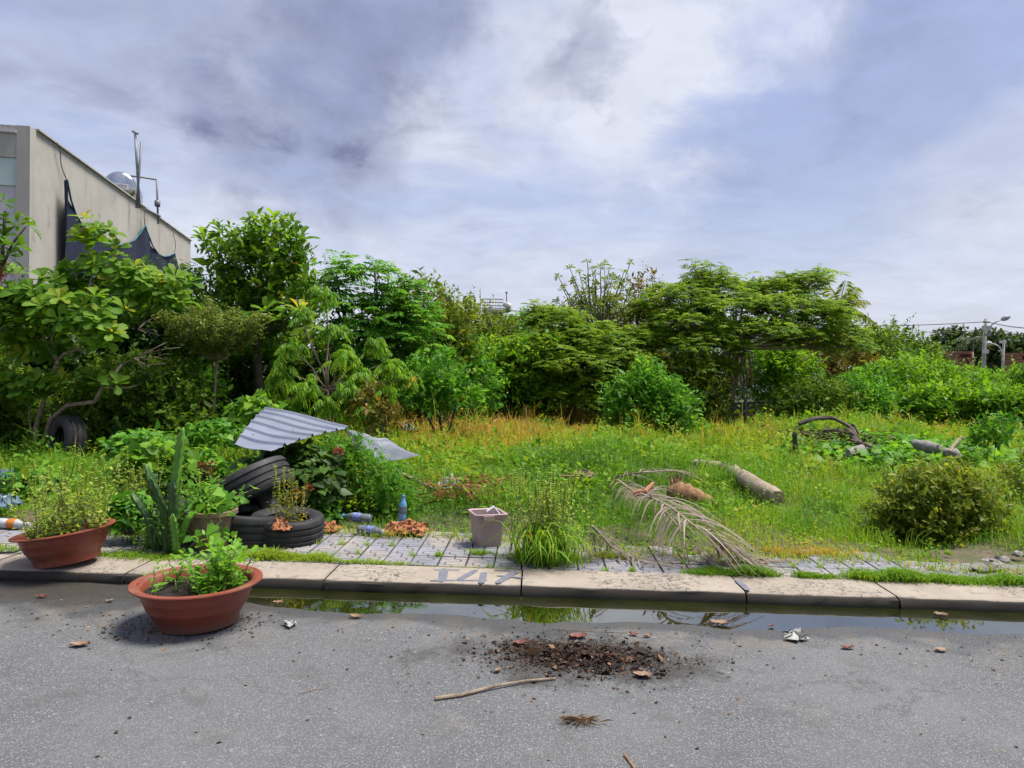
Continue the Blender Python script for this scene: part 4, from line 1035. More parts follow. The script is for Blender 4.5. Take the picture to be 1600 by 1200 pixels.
# the bare-branched tree with leaf tufts at its tips
b0 = base_at(945, 21.2); rt_ = thing('frangipani_tree', 'tree of bare grey branches tipped with small leaf tufts', 'tree', b0)
paths = []; tipsP = []; tipsD = []
root_p = P(945, 545, 21.2); paths.append((wob(b0, root_p, 5, .02), .10, .08))
for tx, ty in ((872, 432), (880, 452), (890, 418), (905, 425), (918, 409), (930, 428), (945, 412), (958, 433), (968, 447), (985, 410), (975, 425), (900, 450), (915, 440), (940, 450), (955, 462), (930, 470), (905, 475), (870, 470), (890, 470), (985, 470), (965, 480), (925, 420), (938, 418), (952, 420), (895, 440)):
    tp = P(tx, ty, 21.2 + rng.normal(0, .5)); k1_ = P(930 + (tx - 930) * .35, 510, 21.2)
    pts = np.array([(1 - f) ** 2 * root_p + 2 * f * (1 - f) * k1_ + f * f * tp for f in np.linspace(0, 1, 6)]); pts[1:-1] += rng.normal(0, .03, (4, 3))
    paths.append((pts, .035, .012)); tipsP.append(tp); tipsD.append(nrm(tp - pts[-2]))
    for f in (3, 4):
        e = pts[f] + nrm(rng.normal(0, 1, 3) * [1, 1, .3] + [0, 0, .9]) * rng.uniform(.25, .5); paths.append((np.array([pts[f], e]), .014, .009)); tipsP.append(e); tipsD.append(nrm(e - pts[f]))
stems(rt_, 'bark_grey', paths); lb = LB()
rosettes(lb, np.array(tipsP), np.array(tipsD), .20, 7, .5); rosettes(lb, np.array(tipsP), np.array(tipsD) + rng.normal(0, .4, (len(tipsP), 3)), .15, 5, .5)
lb.build('crown', 'olive_leaf', rt_)

# left group ---------------------------------------------------------------
b0 = base_at(55, 10.4); b0[2] += .05
al = thing('almond_tree', 'big-leaved tree with pale forked stems beside the leaning tyre at left', 'tree', b0)
D0 = 10.4
pth = [(np.array([b0, P(57, 665, D0), P(72, 615, D0), P(90, 565, D0)]), .055, .04), (np.array([b0 + [.1, 0, 0], P(80, 655, D0), P(105, 633, D0 - .1), P(148, 628, D0 - .2), P(160, 605, D0 - .2), P(190, 570, D0)]), .06, .03),
       (np.array([P(90, 565, D0), P(100, 553, D0), P(125, 545, D0), P(132, 480, D0), P(150, 400, D0 + .2)]), .035, .018), (np.array([P(90, 565, D0), P(70, 535, D0), P(55, 500, D0 + .2)]), .03, .015), (np.array([P(90, 565, D0), P(80, 530, D0), P(95, 470, D0 + .3)]), .02, .012),
       (np.array([b0, P(45, 650, D0), P(50, 620, D0), P(70, 612, D0)]), .02, .01), (np.array([P(190, 570, D0), P(230, 550, D0), P(260, 535, D0)]), .02, .008), (np.array([P(160, 606, D0 - .2), P(200, 606, D0), P(215, 602, D0)]), .018, .008),
       (np.array([P(132, 480, D0), P(190, 450, D0 + .3), P(230, 440, D0 + .4)]), .025, .012)]
pth = [(p_, r0 * .68, r1 * .7) for p_, r0, r1 in pth]
def twigs(pth, start, n_, spread, r):
    for _ in range(n_):
        a = P(*start, D0 + rng.normal(0, .1)); e = P(start[0] + rng.uniform(10, spread), start[1] + rng.uniform(-40, 15), D0 + rng.normal(0, .3)); pth.append((wob(a, e, 5, .06), r, r * .4))
twigs(pth, (210, 560), 8, 85, .008); twigs(pth, (215, 515), 6, 60, .006)
stems(al, 'bark_pale', pth)
lb = LB()
Ls = [PL(155, 372, 26, 40, D0 + .3), PL(150, 420, 60, 25, D0 + .3), PL(70, 460, 75, 40, D0), PL(210, 440, 80, 32, D0 + .4), PL(120, 490, 100, 38, D0 - .2), PL(240, 470, 60, 30, D0 + .3), PL(20, 500, 50, 50, D0), PL(160, 530, 55, 22, D0 - .4), PL(60, 540, 60, 25, D0 + .2), PL(120, 600, 60, 14, D0 - .1), PL(30, 605, 50, 16, D0 - .2)]
p_, d_, i_ = lobe_points(Ls, 250, .35)
rosettes(lb, p_, nrm(d_ * .5 + np.array([0, -.25, .9]) + rng.normal(0, .25, d_.shape)), .27, 9, .62)
lb.build('crown', 'almond_leaf', al)
b1 = base_at(-25, 9.0); al2 = thing('almond_tree', 'big-leaved branch entering at the left edge with a red flower head', 'tree', b1)
stems(al2, 'bark_dark', [(np.array([b1, P(-20, 500, 9), P(2, 420, 9), P(8, 330, 9)]), .05, .015), (np.array([P(2, 420, 9), P(20, 380, 9), P(40, 355, 9)]), .02, .01)])
lb = LB(); cs = np.array([P(x, y, 9 + rng.normal(0, .1)) for x, y in ((6, 318), (8, 345), (28, 352), (45, 352), (0, 372), (22, 385), (-10, 350), (12, 400), (-8, 410))])
rosettes(lb, cs, rng.normal(0, .35, cs.shape) + [0.15, -.1, .9], .22, 8, .5, rng.uniform(0.0, .35, len(cs))); lb.build('crown', 'almond_leaf', al2)
lb = LB(); c = P(2, 425, 9); lb.add(T_DIA, c + rng.normal(0, .06, (90, 3)), rdir(90), up_normal(rdir(90)), .05, .5, rng.uniform(0, 1, 90)); lb.build('flower_head', 'flower_red', al2)['kind'] = 'stuff'

HL = 'dark shrubs behind the left trees'
for lbl, px, D, lo, mt, n_, lf in [
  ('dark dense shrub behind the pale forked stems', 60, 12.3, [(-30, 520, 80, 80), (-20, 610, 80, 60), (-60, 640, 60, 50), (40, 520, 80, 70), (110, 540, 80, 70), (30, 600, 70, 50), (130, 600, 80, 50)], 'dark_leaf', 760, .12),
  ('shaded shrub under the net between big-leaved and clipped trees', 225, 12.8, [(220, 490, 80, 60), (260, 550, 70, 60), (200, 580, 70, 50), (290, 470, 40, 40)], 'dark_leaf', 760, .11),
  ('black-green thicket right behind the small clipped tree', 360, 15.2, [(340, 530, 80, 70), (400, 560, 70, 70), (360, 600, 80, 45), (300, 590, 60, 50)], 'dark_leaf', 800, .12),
  ('leafy green undergrowth between pale stems and clipped tree', 210, 11.2, [(200, 600, 70, 35), (260, 620, 60, 28), (150, 630, 50, 20)], 'mid_leaf', 420, .09),
  ('dense green shrub closing the gap behind the drooping tree', 500, 15.6, [(480, 560, 60, 50), (530, 590, 60, 50), (500, 620, 60, 30)], 'mid_leaf', 500, .12),
  ('leafy dark shrub at left edge below the big-leaved tree', 0, 10.9, [(-10, 640, 60, 45), (20, 665, 40, 30), (-40, 600, 60, 50)], 'mid_leaf', 420, .10),
  ('small fresh sapling beside the clipped tree trunk', 312, 12.2, [(310, 605, 18, 22), (318, 620, 16, 16)], 'lush_leaf', 70, .08)]:
    shrub('thicket_shrub', lbl, 'shrub', px, D, lo, mt, int(n_ * 2.0), lf, 9, .34, .5, inner=.2, group=HL, skirt=n_ > 100)

# small clipped tree: thin stem and inverted cone of tiny leaves
b0 = base_at(330, 11.8); ct_ = thing('clipped_tree', 'thin-stemmed small tree with flat-topped fan of tiny leaves', 'tree', b0)
D0 = 11.8; fk = P(339, 562, D0); pth = [(wob(b0, fk, 6, .008), .028, .022)]; lb = LB(); tp = []
for k in range(70):
    a = rng.uniform(0, 6.28); q_ = math.sqrt(rng.uniform(0, 1)); e = P(335, 497, D0) + np.array([math.cos(a) * q_ * S(82, D0), math.sin(a) * q_ * S(70, D0), (.5 - q_) * S(20, D0) + rng.normal(0, .06)])
    pts = wob(fk, e, 6, .03); pts[1:-1, 2] -= .06; pth.append((pts, .012, .004))
    for f in range(2, 6): tp += [pts[f]] * (3 + 4 * f)
tp = np.array(tp); tp = tp + rng.normal(0, .035, tp.shape); n_ = len(tp)
for j in range(5):
    ax = rdir(n_, -.2, .8); lb.add(T_DIA, tp + rng.normal(0, .03, tp.shape), ax, up_normal(ax), .045 * rng.uniform(.7, 1.3, n_), .55, rng.uniform(.1, 1, n_))
stems(ct_, 'bark_pale', pth); lb.build('crown', 'tiny_leaf', ct_)

# second tall tree with rosettes at left of the middle
D0 = 13.6; b0 = base_at(410, D0); t2 = thing('tall_almond_tree', 'tall tree against the sky left of middle with big leaf whorls', 'tree', b0)
lb = LB(); Ls = [PL(405, 425, 62, 50, D0), PL(360, 392, 36, 24, D0), PL(430, 388, 38, 38, D0), PL(440, 450, 55, 40, D0), PL(380, 470, 45, 40, D0 + .3), PL(455, 480, 40, 30, D0), PL(400, 530, 60, 40, D0 + .4)]
fol_small(lb, Ls, 1000, .12, 8, .32, .46, T_DIA, .3)
pts_r = [(320, 378, 0), (338, 390, 0), (352, 400, 0), (350, 425, 0), (405, 352, .3), (418, 362, .3), (392, 372, .2), (372, 400, 0), (383, 412, -.2), (415, 487, -.8), (468, 487, -.8), (440, 500, -.9), (330, 482, 0), (305, 470, 0), (345, 470, 0), (430, 345, .2), (365, 440, -.1), (470, 375, 0), (400, 500, -.6), (480, 510, -.6)]
cs = np.array([P(x, y, D0 + dd) for x, y, dd in pts_r]); rosettes(lb, cs, rng.normal(0, .25, cs.shape) + [0, -.2, .9], .42, 9, .5, rng.uniform(.35, .75, len(cs)))
lb.build('crown', 'almond_leaf', t2)
pth = [(wob(b0, P(405, 520, D0), 5, .02), .09, .07)]
for c in list(cs) + [l[0] for l in Ls]: pth.append((wob(P(405, 520, D0), c, 5, .04), .03, .009))
stems(t2, 'bark_dark', pth)

# drooping bright feathery tree (front)
D0 = 10.6; b0 = base_at(515, D0); t3 = thing('drooping_tree', 'bright drooping feathery tree behind the corrugated metal sheet', 'tree', b0)
lb = LB(); pth = []; fk = P(512, 610, D0); pth.append((wob(b0, fk, 4, .02), .03, .025))
heads = [(505, 468, 24, 0), (455, 548, 26, -.2), (440, 590, 24, -.3), (540, 560, 26, -.2), (610, 575, 26, -.1), (585, 545, 20, .2), (480, 610, 26, -.4), (545, 615, 24, -.4), (600, 620, 22, -.2), (520, 520, 20, .2), (470, 500, 18, .3), (425, 620, 22, -.3), (510, 640, 24, -.5), (565, 590, 22, -.2), (640, 600, 18, 0), (455, 640, 22, -.4), (400, 640, 20, -.2), (575, 645, 20, -.4)]
for x, y, r_, dd in heads:
    c = P(x, y - 8, D0 + dd); pth.append((wob(fk, c, 5, .03), .016, .007)); n_ = 34
    dr = nrm(rdir(n_, -.1, .85)); fol_pinnate(lb, np.repeat(c[None], n_, 0) + rng.normal(0, .05, (n_, 3)), dr, S(r_, D0) * 1.15 * rng.uniform(.5, 1.2, n_), .9, 10, .085, .26, rng.uniform(.15, .85, n_) + (rng.uniform(0, 1, n_) > .95) * .3, T_DIA, 1.1)
lb.build('crown', 'bright_leaf', t3); stems(t3, 'bark_pale', pth)

# arching pinnate tree behind it
shrub('arching_tree', 'arching mid-green tree with long shoots against the sky', 'tree', 590, 14.2,
      [(525, 425, 26, 24), (545, 465, 45, 36), (585, 425, 30, 12), (625, 458, 30, 26), (600, 500, 70, 38), (560, 530, 60, 44), (650, 530, 46, 54), (610, 570, 70, 44), (665, 590, 44, 40)], 'lush_leaf', 300, .12, 3, .3, .38, style='pin', pin=(.46, .35, 8), upb=.35, r0=.05, bark='bark_grey')
b0 = base_at(600, 14.0); lbx = LB()

# big shrub left-back fill
shrub('filler_shrub', 'lush green shrub at right foot of the drooping tree', 'shrub', 690, 13.2, [(680, 600, 44, 36), (650, 620, 50, 30), (710, 625, 34, 24)], 'lush_leaf', 380, .10, 9, .3, .45)
shrub('filler_shrub', 'rusty withered weed stack behind the crumpled tarp', 'shrub', 585, 10.2, [(580, 640, 20, 26), (600, 655, 22, 14)], 'rusty_leaf', 120, .07, 7, .2, .5, bark='bark_pale', r0=.01)

# ------------------------------------------------------------------ grass and weeds of the plot (nobody could count these)
def zone(px, py, r, amt, sy=1.8): c = G(px, py, .2); return (c[0], c[1], r, amt, sy)
DRY = [zone(780, 690, 1.7, .34), zone(700, 665, 2.2, .28), zone(860, 650, 3.0, .32), zone(1180, 672, 1.8, .24), zone(1420, 668, 2.6, .34), zone(740, 650, 3.0, .30), zone(1560, 690, 1.5, .15), zone(1250, 850, .7, .35), zone(620, 680, 1.5, .2), zone(700, 730, .8, .25), zone(1120, 690, 1.5, .10), zone(1300, 860, .5, .45, 1)]
LUSH = [zone(930, 720, 1.6, .22), zone(1000, 670, 1.6, -.02), zone(560, 760, .9, .18), zone(870, 730, .8, .2), zone(1250, 790, 1.2, .05), zone(700, 800, .8, .14), zone(1000, 800, .9, .12)]
LIME = [zone(980, 670, 2.2, .16), zone(1200, 760, 1.2, .12), zone(1300, 730, 1.8, .14), zone(1540, 740, 1.0, .1)]
def gval(x, y):
    v = np.full(len(x), .32)
    for zs, sg in ((DRY, 1), (LUSH, -1), (LIME, .7)):
        for cx_, cy_, r_, a, sy in zs: v += sg * a * (.85 if sg == 1 else 1) * np.exp(-((x - cx_) ** 2 + ((y - cy_) / sy) ** 2) / (r_ * r_))
    v += .07 * np.sin(x * 2.1 + 1.3 * y) * np.cos(y * 1.7 - x) + .06 * np.sin(x * 5.3 - y * 3.1) + .06 * np.sin(x * 9.1 + 2) * np.sin(y * 6.3 + x)
    return v
def gheight(x, y):
    return .75 + .35 * np.sin(x * 1.9 + y * .7) * np.cos(y * 1.3 - x * .4) + .2 * np.sin(x * 4.7 + y * 3.9)
def field(n, y0, y1, hh, w, seed_frac=.12, tuft=7):
    nt_ = n // tuft
    y = y0 + (y1 - y0) * rng.uniform(0, 1, nt_) ; half = 0.74 * y + 1.2
    x = rng.uniform(-1, 1, nt_) * half - .035 * y
    th = np.repeat(np.exp(rng.normal(-.08, .38, nt_)), tuft); ta = np.repeat(rng.uniform(0, 6.28, nt_), tuft)
    x = np.repeat(x, tuft) + rng.normal(0, .055 + .002 * np.repeat(y, tuft), nt_ * tuft); y = np.repeat(y, tuft) + rng.normal(0, .05, nt_ * tuft)
    keep = y > yte(x) + .05 * rng.normal(0, 1, len(x))
    for bx, by, br in BARE: keep &= ((x - bx) ** 2 + ((y - by) / 1.4) ** 2) > br * br * (.6 + .5 * rng.uniform(0, 1, len(x)))
    x, y, th, ta = x[keep], y[keep], th[keep], ta[keep]; n_ = len(x)
    h = hh * np.clip(gheight(x, y), .35, 1.4) * rng.uniform(.5, 1.25, n_) * th
    edge = np.clip((y - yte(x) + .1) / 1.0, .28, 1); h = h * edge
    v = gval(x, y) + rng.normal(0, .09, n_) + (rng.uniform(0, 1, n_) < .025) * .3
    a = ta + rng.normal(0, 1.1, n_); dh = np.stack([np.cos(a), np.sin(a), 0 * a], 1)
    return np.stack([x, y, H(x, y) - .01], 1), dh, h, v
BARE = [(*G(1560, 880, .1)[:2], .45), (*G(740, 770, .2)[:2], .33), (*G(990, 770, .2)[:2], .25), (*G(670, 683, .2)[:2], .4), (*G(1300, 685, .3)[:2], .55), (*G(450, 840, .1)[:2], .45), (*G(360, 850, .1)[:2], .5)]
lb = LB()
for (n, y0, y1, hh, w) in ((62000, YT0 + .3, 9.0, .20, .0065), (60000, 8.6, 13.0, .22, .011), (52000, 12.6, 18.0, .24, .017), (36000, 17.5, 27.0, .28, .026)):
    p_, dh, h, v = field(n, y0, y1, hh, w)
    lb.blades(p_, dh, h, rng.uniform(.15, .9, len(h)), w * rng.uniform(.7, 1.3, len(h)), v, rng.uniform(0, .35, len(h)))
gobj = lb.build('meadow_grass', 'grass_blade')
tag(gobj, 'mixed green and straw-coloured grass covering the vacant plot', 'grass', kind='stuff')
lb = LB()
for (n, y0, y1, hh, sz) in ((11000, YT0 + .35, 9.5, .22, .035), (12000, 9, 15, .25, .05), (11000, 15, 24, .30, .085)):
    p_, dh, h, v = field(n, y0, y1, hh, 0, tuft=10); n_ = len(h)
    for j in range(2):
        ax = nrm(dh + np.stack([rng.normal(0, .4, n_), rng.normal(0, .4, n_), rng.uniform(-.2, .8, n_)], 1))
        lb.add(T_DIA, p_ + np.array([0, 0, 1]) * (h * rng.uniform(.4, 1.0, n_))[:, None], ax, up_normal(ax), sz * rng.uniform(.6, 1.3, n_), .6, v - .04)
tag(lb.build('small_weeds', 'grass_blade'), 'small leafy weeds mixed through the grass of the plot', 'weeds', kind='stuff')
# broad-leaved weed clumps through the grass
lb = LB(); nc = 900; y = 7.0 + 15 * rng.uniform(0, 1, nc) ** 1.2; x = rng.uniform(-1, 1, nc) * (.72 * y + .8) - .035 * y
cl = .5 + .5 * np.sin(x * .9 + 2) * np.cos(y * .7); kp = (rng.uniform(0, 1, nc) < .35 + .65 * cl) & (y > yte(x) + .5); x, y = x[kp], y[kp]
for xx, yy in zip(x, y):
    m_ = 70; r_ = rng.uniform(.14, .34) * (1 + .02 * yy); d_ = rdir(m_, .0, 1); h_ = rng.uniform(.5, .95)
    p_ = np.array([xx, yy, float(H(xx, yy)) + .02]) + d_ * r_ * (.35 + .65 * rng.uniform(0, 1, m_) ** .5)[:, None] * [1, 1, h_ * 1.3]; ax = nrm(d_ * [1, 1, .5] + rng.normal(0, .5, (m_, 3)))
    lb.add(T_DIA, p_, ax, up_normal(ax, .35), (.035 + .003 * yy) * np.exp(rng.normal(0, .3, m_)), rng.uniform(.35, .7), float(np.clip(rng.normal(.30, .16), .0, .55)) + rng.normal(0, .08, m_))
tag(lb.build('broad_weeds', 'grass_blade'), 'low clumps of broad-leaved weeds scattered through the grass', 'weeds', kind='stuff')
# seed heads over the dry parts
lb = LB(); p_, dh, h, v = field(26000, 9.5, 24, .42, 0, tuft=5); kp = v > .55; p_, dh, h, v = p_[kp], dh[kp], h[kp], v[kp]
lb.blades(p_, dh, h, rng.uniform(.05, .5, len(h)), .006 + p_[:, 1] * .0005, v + .15, rng.uniform(0, .2, len(h)))
tag(lb.build('seed_grass', 'grass_blade'), 'reddish seeding grass stalks standing over the dry patches', 'grass', kind='stuff')
# low turf creeping over the kerb edge
lb = LB()
def turf(pts, n, wid, hh, v0):
    P_ = np.array([G(x, y, .1) for x, y in pts]); seg = rng.integers(0, len(P_) - 1, n); f = rng.uniform(0, 1, n)[:, None]
    c = P_[seg] * (1 - f) + P_[seg + 1] * f; c[:, :2] += rng.normal(0, wid, (n, 2)) * [1.2, .8]; c[:, 2] = .098
    cl = .5 + .6 * np.abs(np.sin(c[:, 0] * 9) * np.cos(c[:, 0] * 3.3 + 1))
    a = rng.uniform(0, 6.28, n); lb.blades(c, np.stack([np.cos(a), np.sin(a) - .5, 0 * a], 1), hh * cl * rng.uniform(.4, 1.2, n), rng.uniform(.3, 1.2, n), .005, v0 + rng.normal(0, .1, n), rng.uniform(.1, .5, n))
turf([(1080, 897), (1140, 896), (1205, 899)], 2600, .04, .085, .30); turf([(1250, 901), (1300, 903)], 1000, .035, .07, .33); turf([(1340, 903), (1400, 905), (1470, 908), (1545, 912)], 5200, .055, .10, .36); turf([(1560, 911), (1620, 913)], 1300, .05, .09, .30)
turf([(392, 868), (440, 872), (505, 874)], 2600, .06, .085, .52); turf([(500, 876), (560, 879), (640, 882)], 700, .03, .045, .50); turf([(740, 867), (765, 865)], 260, .03, .07, .35); turf([(175, 868), (240, 872), (300, 872)], 1500, .07, .06, .42); turf([(650, 885), (800, 890)], 200, .02, .03, .6)
turf([(820, 868), (905, 874)], 700, .06, .10, .5); turf([(930, 870), (1000, 872)], 400, .05, .06, .6); turf([(-40, 860), (60, 858)], 400, .06, .06, .4); turf([(800, 872), (900, 880)], 500, .05, .07, .55); turf([(1200, 862), (1330, 868)], 700, .06, .09, .8)
n_ = 2600; x_ = rng.uniform(-4.2, 4.4, n_); y_ = yte(x_) - np.abs(rng.normal(0, .09, n_)); a = rng.uniform(0, 6.28, n_)
lb.blades(np.stack([x_, y_, np.full(n_, .09)], 1), np.stack([np.cos(a), np.sin(a) - .4, 0 * a], 1), rng.uniform(.03, .13, n_), rng.uniform(.3, 1.2, n_), .006, rng.uniform(.2, .85, n_), rng.uniform(.1, .5, n_))
for k in range(46):
    m_ = 26; r_ = rng.integers(0, 4); x_ = np.full(m_, -3.8 + TW * rng.integers(0, 38)) + rng.normal(0, .012, m_); y_ = np.full(m_, YT0 + .012 + TD * r_) + rng.normal(0, .02, m_); a = rng.uniform(0, 6.28, m_)
    lb.blades(np.stack([x_, y_, np.full(m_, .094)], 1), np.stack([np.cos(a), np.sin(a), 0 * a], 1), rng.uniform(.02, .07, m_), rng.uniform(.3, 1.2, m_), .005, rng.uniform(.25, .6, m_), rng.uniform(.1, .5, m_))
tag(lb.build('kerb_turf', 'grass_blade'), 'short turf creeping over the back edge of the kerb', 'grass', kind='stuff')

# ------------------------------------------------------------------ pots, tyres, plants near the kerb
def pot(label, c, tilt, s, ay):
    rt_ = thing('flower_pot', label, 'pot', c, 'red-brown bowl pots'); M_ = rotm('Z', ay) @ rotm('Y', tilt)
    prof = [(0, .0), (.232, .0), (.236, .012), (.240, .055), (.247, .062), (.275, .12), (.281, .124), (.2835, .130), (.300, .19), (.3045, .194), (.307, .20), (.316, .245), (.322, .262), (.366, .274), (.372, .282), (.370, .290), (.355, .294), (.318, .286), (.305, .27), (.298, .20)]
    MB().lathe([(r * s, z * s * .86) for r, z in prof], c, M_, 56).build('bowl', 'terracotta', rt_, angle=50)
    n = 15; a = np.linspace(0, 2 * math.pi, 41)[:-1]
    V = [np.array([0, 0, .195 * s])]; F = []
    for k in range(1, 7):
        for w in a: V.append(np.array([.302 * s * k / 6 * math.cos(w), .302 * s * k / 6 * math.sin(w), .195 * s + rng.normal(0, .007) * (k < 6)]))
    for j in range(40):
        F.append((0, 1 + j, 1 + (j + 1) % 40))
        for k in range(5): o0 = 1 + 40 * k; o1 = o0 + 40; F.append((o0 + j, o1 + j, o1 + (j + 1) % 40, o0 + (j + 1) % 40))
    MB().add([M_ @ v + c for v in V], F).build('soil', 'pot_soil', rt_)
    return rt_, M_
pc2 = G(305, 974, RZ); pc2 = np.array([pc2[0], pc2[1], ZR(pc2[0], pc2[1]) + .002])
pc2 = pc2 + np.array([0, .03, .006])
pot2, PM2 = pot('red-brown bowl pot standing on the asphalt road', pc2, R(-1.0), .96, 0)
pc1 = G(106, 880, 0.105); pc1 = np.array([pc1[0], pc1[1], .105 + .022])
pot1, PM1 = pot('red-brown bowl pot tilted on the kerb at left', pc1, R(-8.0), .88, 0)

lb = LB()
for c_, M_, s_ in ((pc1, PM1, .88), (pc2, PM2, .96)):
    a = rng.uniform(0, 6.28, 46); r_ = rng.uniform(.30, .36, 46) * s_; p_ = np.stack([r_ * np.cos(a), r_ * np.sin(a), np.full(46, .292 * s_ * .86)], 1) @ M_.T + c_; ax = rdir(46, -.1, .1)
    lb.add(T_DIA, p_, ax, up_normal(ax, .2), rng.uniform(.006, .022, 46), rng.uniform(.4, .9, 46), rng.uniform(0, .7, 46))
tag(lb.build('rim_crumbs', 'litter'), 'crumbs of soil scattered on the rims of both bowl pots', 'soil', kind='stuff')
def herb(name, label, cat, centres, hts, leafm, nleaf, leaf, spike=0.0, wr=.5, T=T_LEAF, stem='stem_green', spread=.25, vlo=.2, vhi=.8, group=None):
    """several upright stems with opposite leaves and optional flower spikes"""
    base = np.mean(centres, 0); rt_ = thing(name, label, cat, base, group); lb = LB(); mb = MB(); sp_ = LB()
    for c, h in zip(centres, hts):
        c = np.asarray(c); tp = c + np.array([rng.normal(0, spread) * h, rng.normal(0, spread) * h, h])
        pts = wob(c, tp, 6, .03); mb.tube(pts, .0045, .002, 4)
        f = np.linspace(.12, 1, nleaf); pp = np.array([np.interp(f, np.linspace(0, 1, 6), pts[:, q]) for q in range(3)]).T
        cv = rng.uniform(vlo, vhi)
        for sg in (0, 1):
            a = rng.uniform(0, 6.28) + np.arange(nleaf) * 1.57 + math.pi * sg
            ax = nrm(np.stack([np.cos(a), np.sin(a), rng.normal(.35, .25, nleaf)], 1))
            lb.add(T, pp, ax, up_normal(ax, .3), leaf * rng.uniform(.6, 1.2, nleaf) * (1.15 - .45 * f), wr, cv + .25 * f + rng.normal(0, .08, nleaf))
            pp2 = pp + ax * leaf * rng.uniform(.5, 1.4, nleaf)[:, None] + rng.normal(0, .01, (nleaf, 3))
            ax2 = nrm(ax + rng.normal(0, .5, ax.shape) + [0, 0, .3]); lb.add(T, pp2, ax2, up_normal(ax2, .3), leaf * .8 * rng.uniform(.6, 1.2, nleaf), wr, cv + .15 + rng.normal(0, .08, nleaf))
        if spike and rng.uniform() < spike:
            L_ = rng.uniform(.08, .16); e = tp + nrm(tp - pts[-2] + [0, 0, .3]) * L_; mb.tube([tp, e], .002, .0015, 4)
            m_ = 9
            for w in range(m_):
                q_ = tp + (e - tp) * (w + .5) / m_; a = np.arange(5) * 1.256 + rng.uniform(0, 6); ax = np.stack([np.cos(a), np.sin(a), 0 * a + .25], 1)
                sp_.add(T_DIA, np.repeat(q_[None], 5, 0), nrm(ax), up_normal(ax, .2), .017, .8, rng.uniform(.55, 1, 5))
    mb.build('stems', stem, rt_)['kind'] = 'stuff'; lb.build('leaves', leafm, rt_)
    if sp_.n: sp_.build('flower_spikes', 'basil_leaf', rt_)['kind'] = 'stuff'
    return rt_
def inpot(c, M_, s, n, rmax=.26, x0=-1, x1=1):
    out = []
    while len(out) < n:
        a, r_ = rng.uniform(0, 6.28), rmax * math.sqrt(rng.uniform(0, 1)); x_ = r_ * math.cos(a)
        if x0 <= x_ / rmax <= x1: out.append(c + M_ @ np.array([x_ * s, r_ * math.sin(a) * s, .19 * s]))
    return out
herb('basil_plant', 'flowering basil filling the tilted pot on the kerb', 'herb', inpot(pc1, PM1, .9, 44, .27), rng.uniform(.18, .46, 44), 'basil_leaf', 9, .045, .8, .55, spread=.3)
herb('potted_herb', 'fresh green herb on the right side of the road pot', 'herb', inpot(pc2, PM2, .98, 26, .24, .15, 1), rng.uniform(.10, .26, 26), 'lush_leaf', 7, .06, 0, .55, spread=.3, vlo=.4, vhi=.9)
herb('potted_herb', 'small seedling at the left side of the road pot', 'herb', inpot(pc2, PM2, .98, 5, .24, -.95, -.6), rng.uniform(.06, .15, 5), 'lush_leaf', 5, .05, 0, .5, vlo=.4)
herb('potted_herb', 'thin dark sprouts on the bare soil of the road pot', 'herb', inpot(pc2, PM2, .98, 7, .2, -.5, .2), rng.uniform(.04, .08, 7), 'dark_leaf', 4, .022, 0, .4)
c = P(100, 772, 5.35); single('dead_twig', MB().tube([P(103, 842, 5.3), P(102, 770, 5.3), P(100, 752, 5.3), P(95, 740, 5.3), P(96, 728, 5.3)], .006, .003, 5).tube([P(101, 760, 5.3), P(112, 742, 5.3), P(117, 715, 5.3)], .005, .002, 5), 'bark_dark', 'dark bare forked twig rising from the basil in the kerb pot', 'twig', P(103, 842, 5.3))
herb('wild_basil', 'pale yellowing basil between the kerb pot and the cactus', 'herb', [G(185 + rng.normal(0, 16), 838 + rng.normal(0, 5), .1) + [0, .25, .1] for _ in range(26)], rng.uniform(.2, .5, 26), 'basil_leaf', 8, .04, .9, .55, spread=.25, vlo=.3)

def tyre(label, c, axis, R0=.31, wd=.2, mat='rubber'):
    rt_ = thing('tyre', label, 'tyre', c, 'discarded black tyres'); M_ = frame(axis); h = wd / 2
    # tread band with circumferential grooves
    tr = [(R0 * .955, -h), (R0 * .985, -h * .86)]
    for g_ in (-.5, 0.0, .5):
        tr += [(R0, h * (g_ - .12)), (R0 * .968, h * (g_ - .07)), (R0 * .968, h * (g_ + .07)), (R0, h * (g_ + .12))]
    tr += [(R0 * .985, h * .86), (R0 * .955, h), (R0 * .90, h * .9), (R0 * .90, -h * .9)]
    MB().lathe(tr, c, M_, 48, True).build('tread', mat, rt_, angle=35)
    for sg in (-1, 1):
        sw = [(R0 * .956, sg * h * .985), (R0 * .90, sg * h * 1.07), (R0 * .80, sg * h * 1.10), (R0 * .70, sg * h * 1.02), (R0 * .62, sg * h * .88), (R0 * .585, sg * h * .80), (R0 * .60, sg * h * .66), (R0 * .72, sg * h * .86), (R0 * .90, sg * h * .88)]
        MB().lathe(sw if sg > 0 else sw[::-1], c, M_, 48, True).build('sidewall', mat, rt_, angle=50)
    return rt_
c = G(440, 850, .1); tyre('black tyre lying flat on the paving edge beside orange rag', c + np.array([0, .13, .11]), (0.05, -.06, 1), .295, .19)
c = G(372, 858, .1); tyre('black tyre lying under the leaning tyre, left of the flat one', c + np.array([0, .32, .12]), (.05, .02, 1), .33, .22)
c = P(392, 762, 6.35); tyre('black tyre leaning steeply beneath the corrugated metal sheet', c, nrm((-.52, .10, .85)), .37, .24)
c = P(375, 812, 6.15); tyre('black tyre propped between leaning tyre and cactus', c, nrm((.15, -.75, .5)), .33, .22)
c = G(205, 838, .1); tyre('black tyre lying behind the kerb pot below the basil', c + np.array([0, .3, .13]), (0, 0, 1), .30, .22)
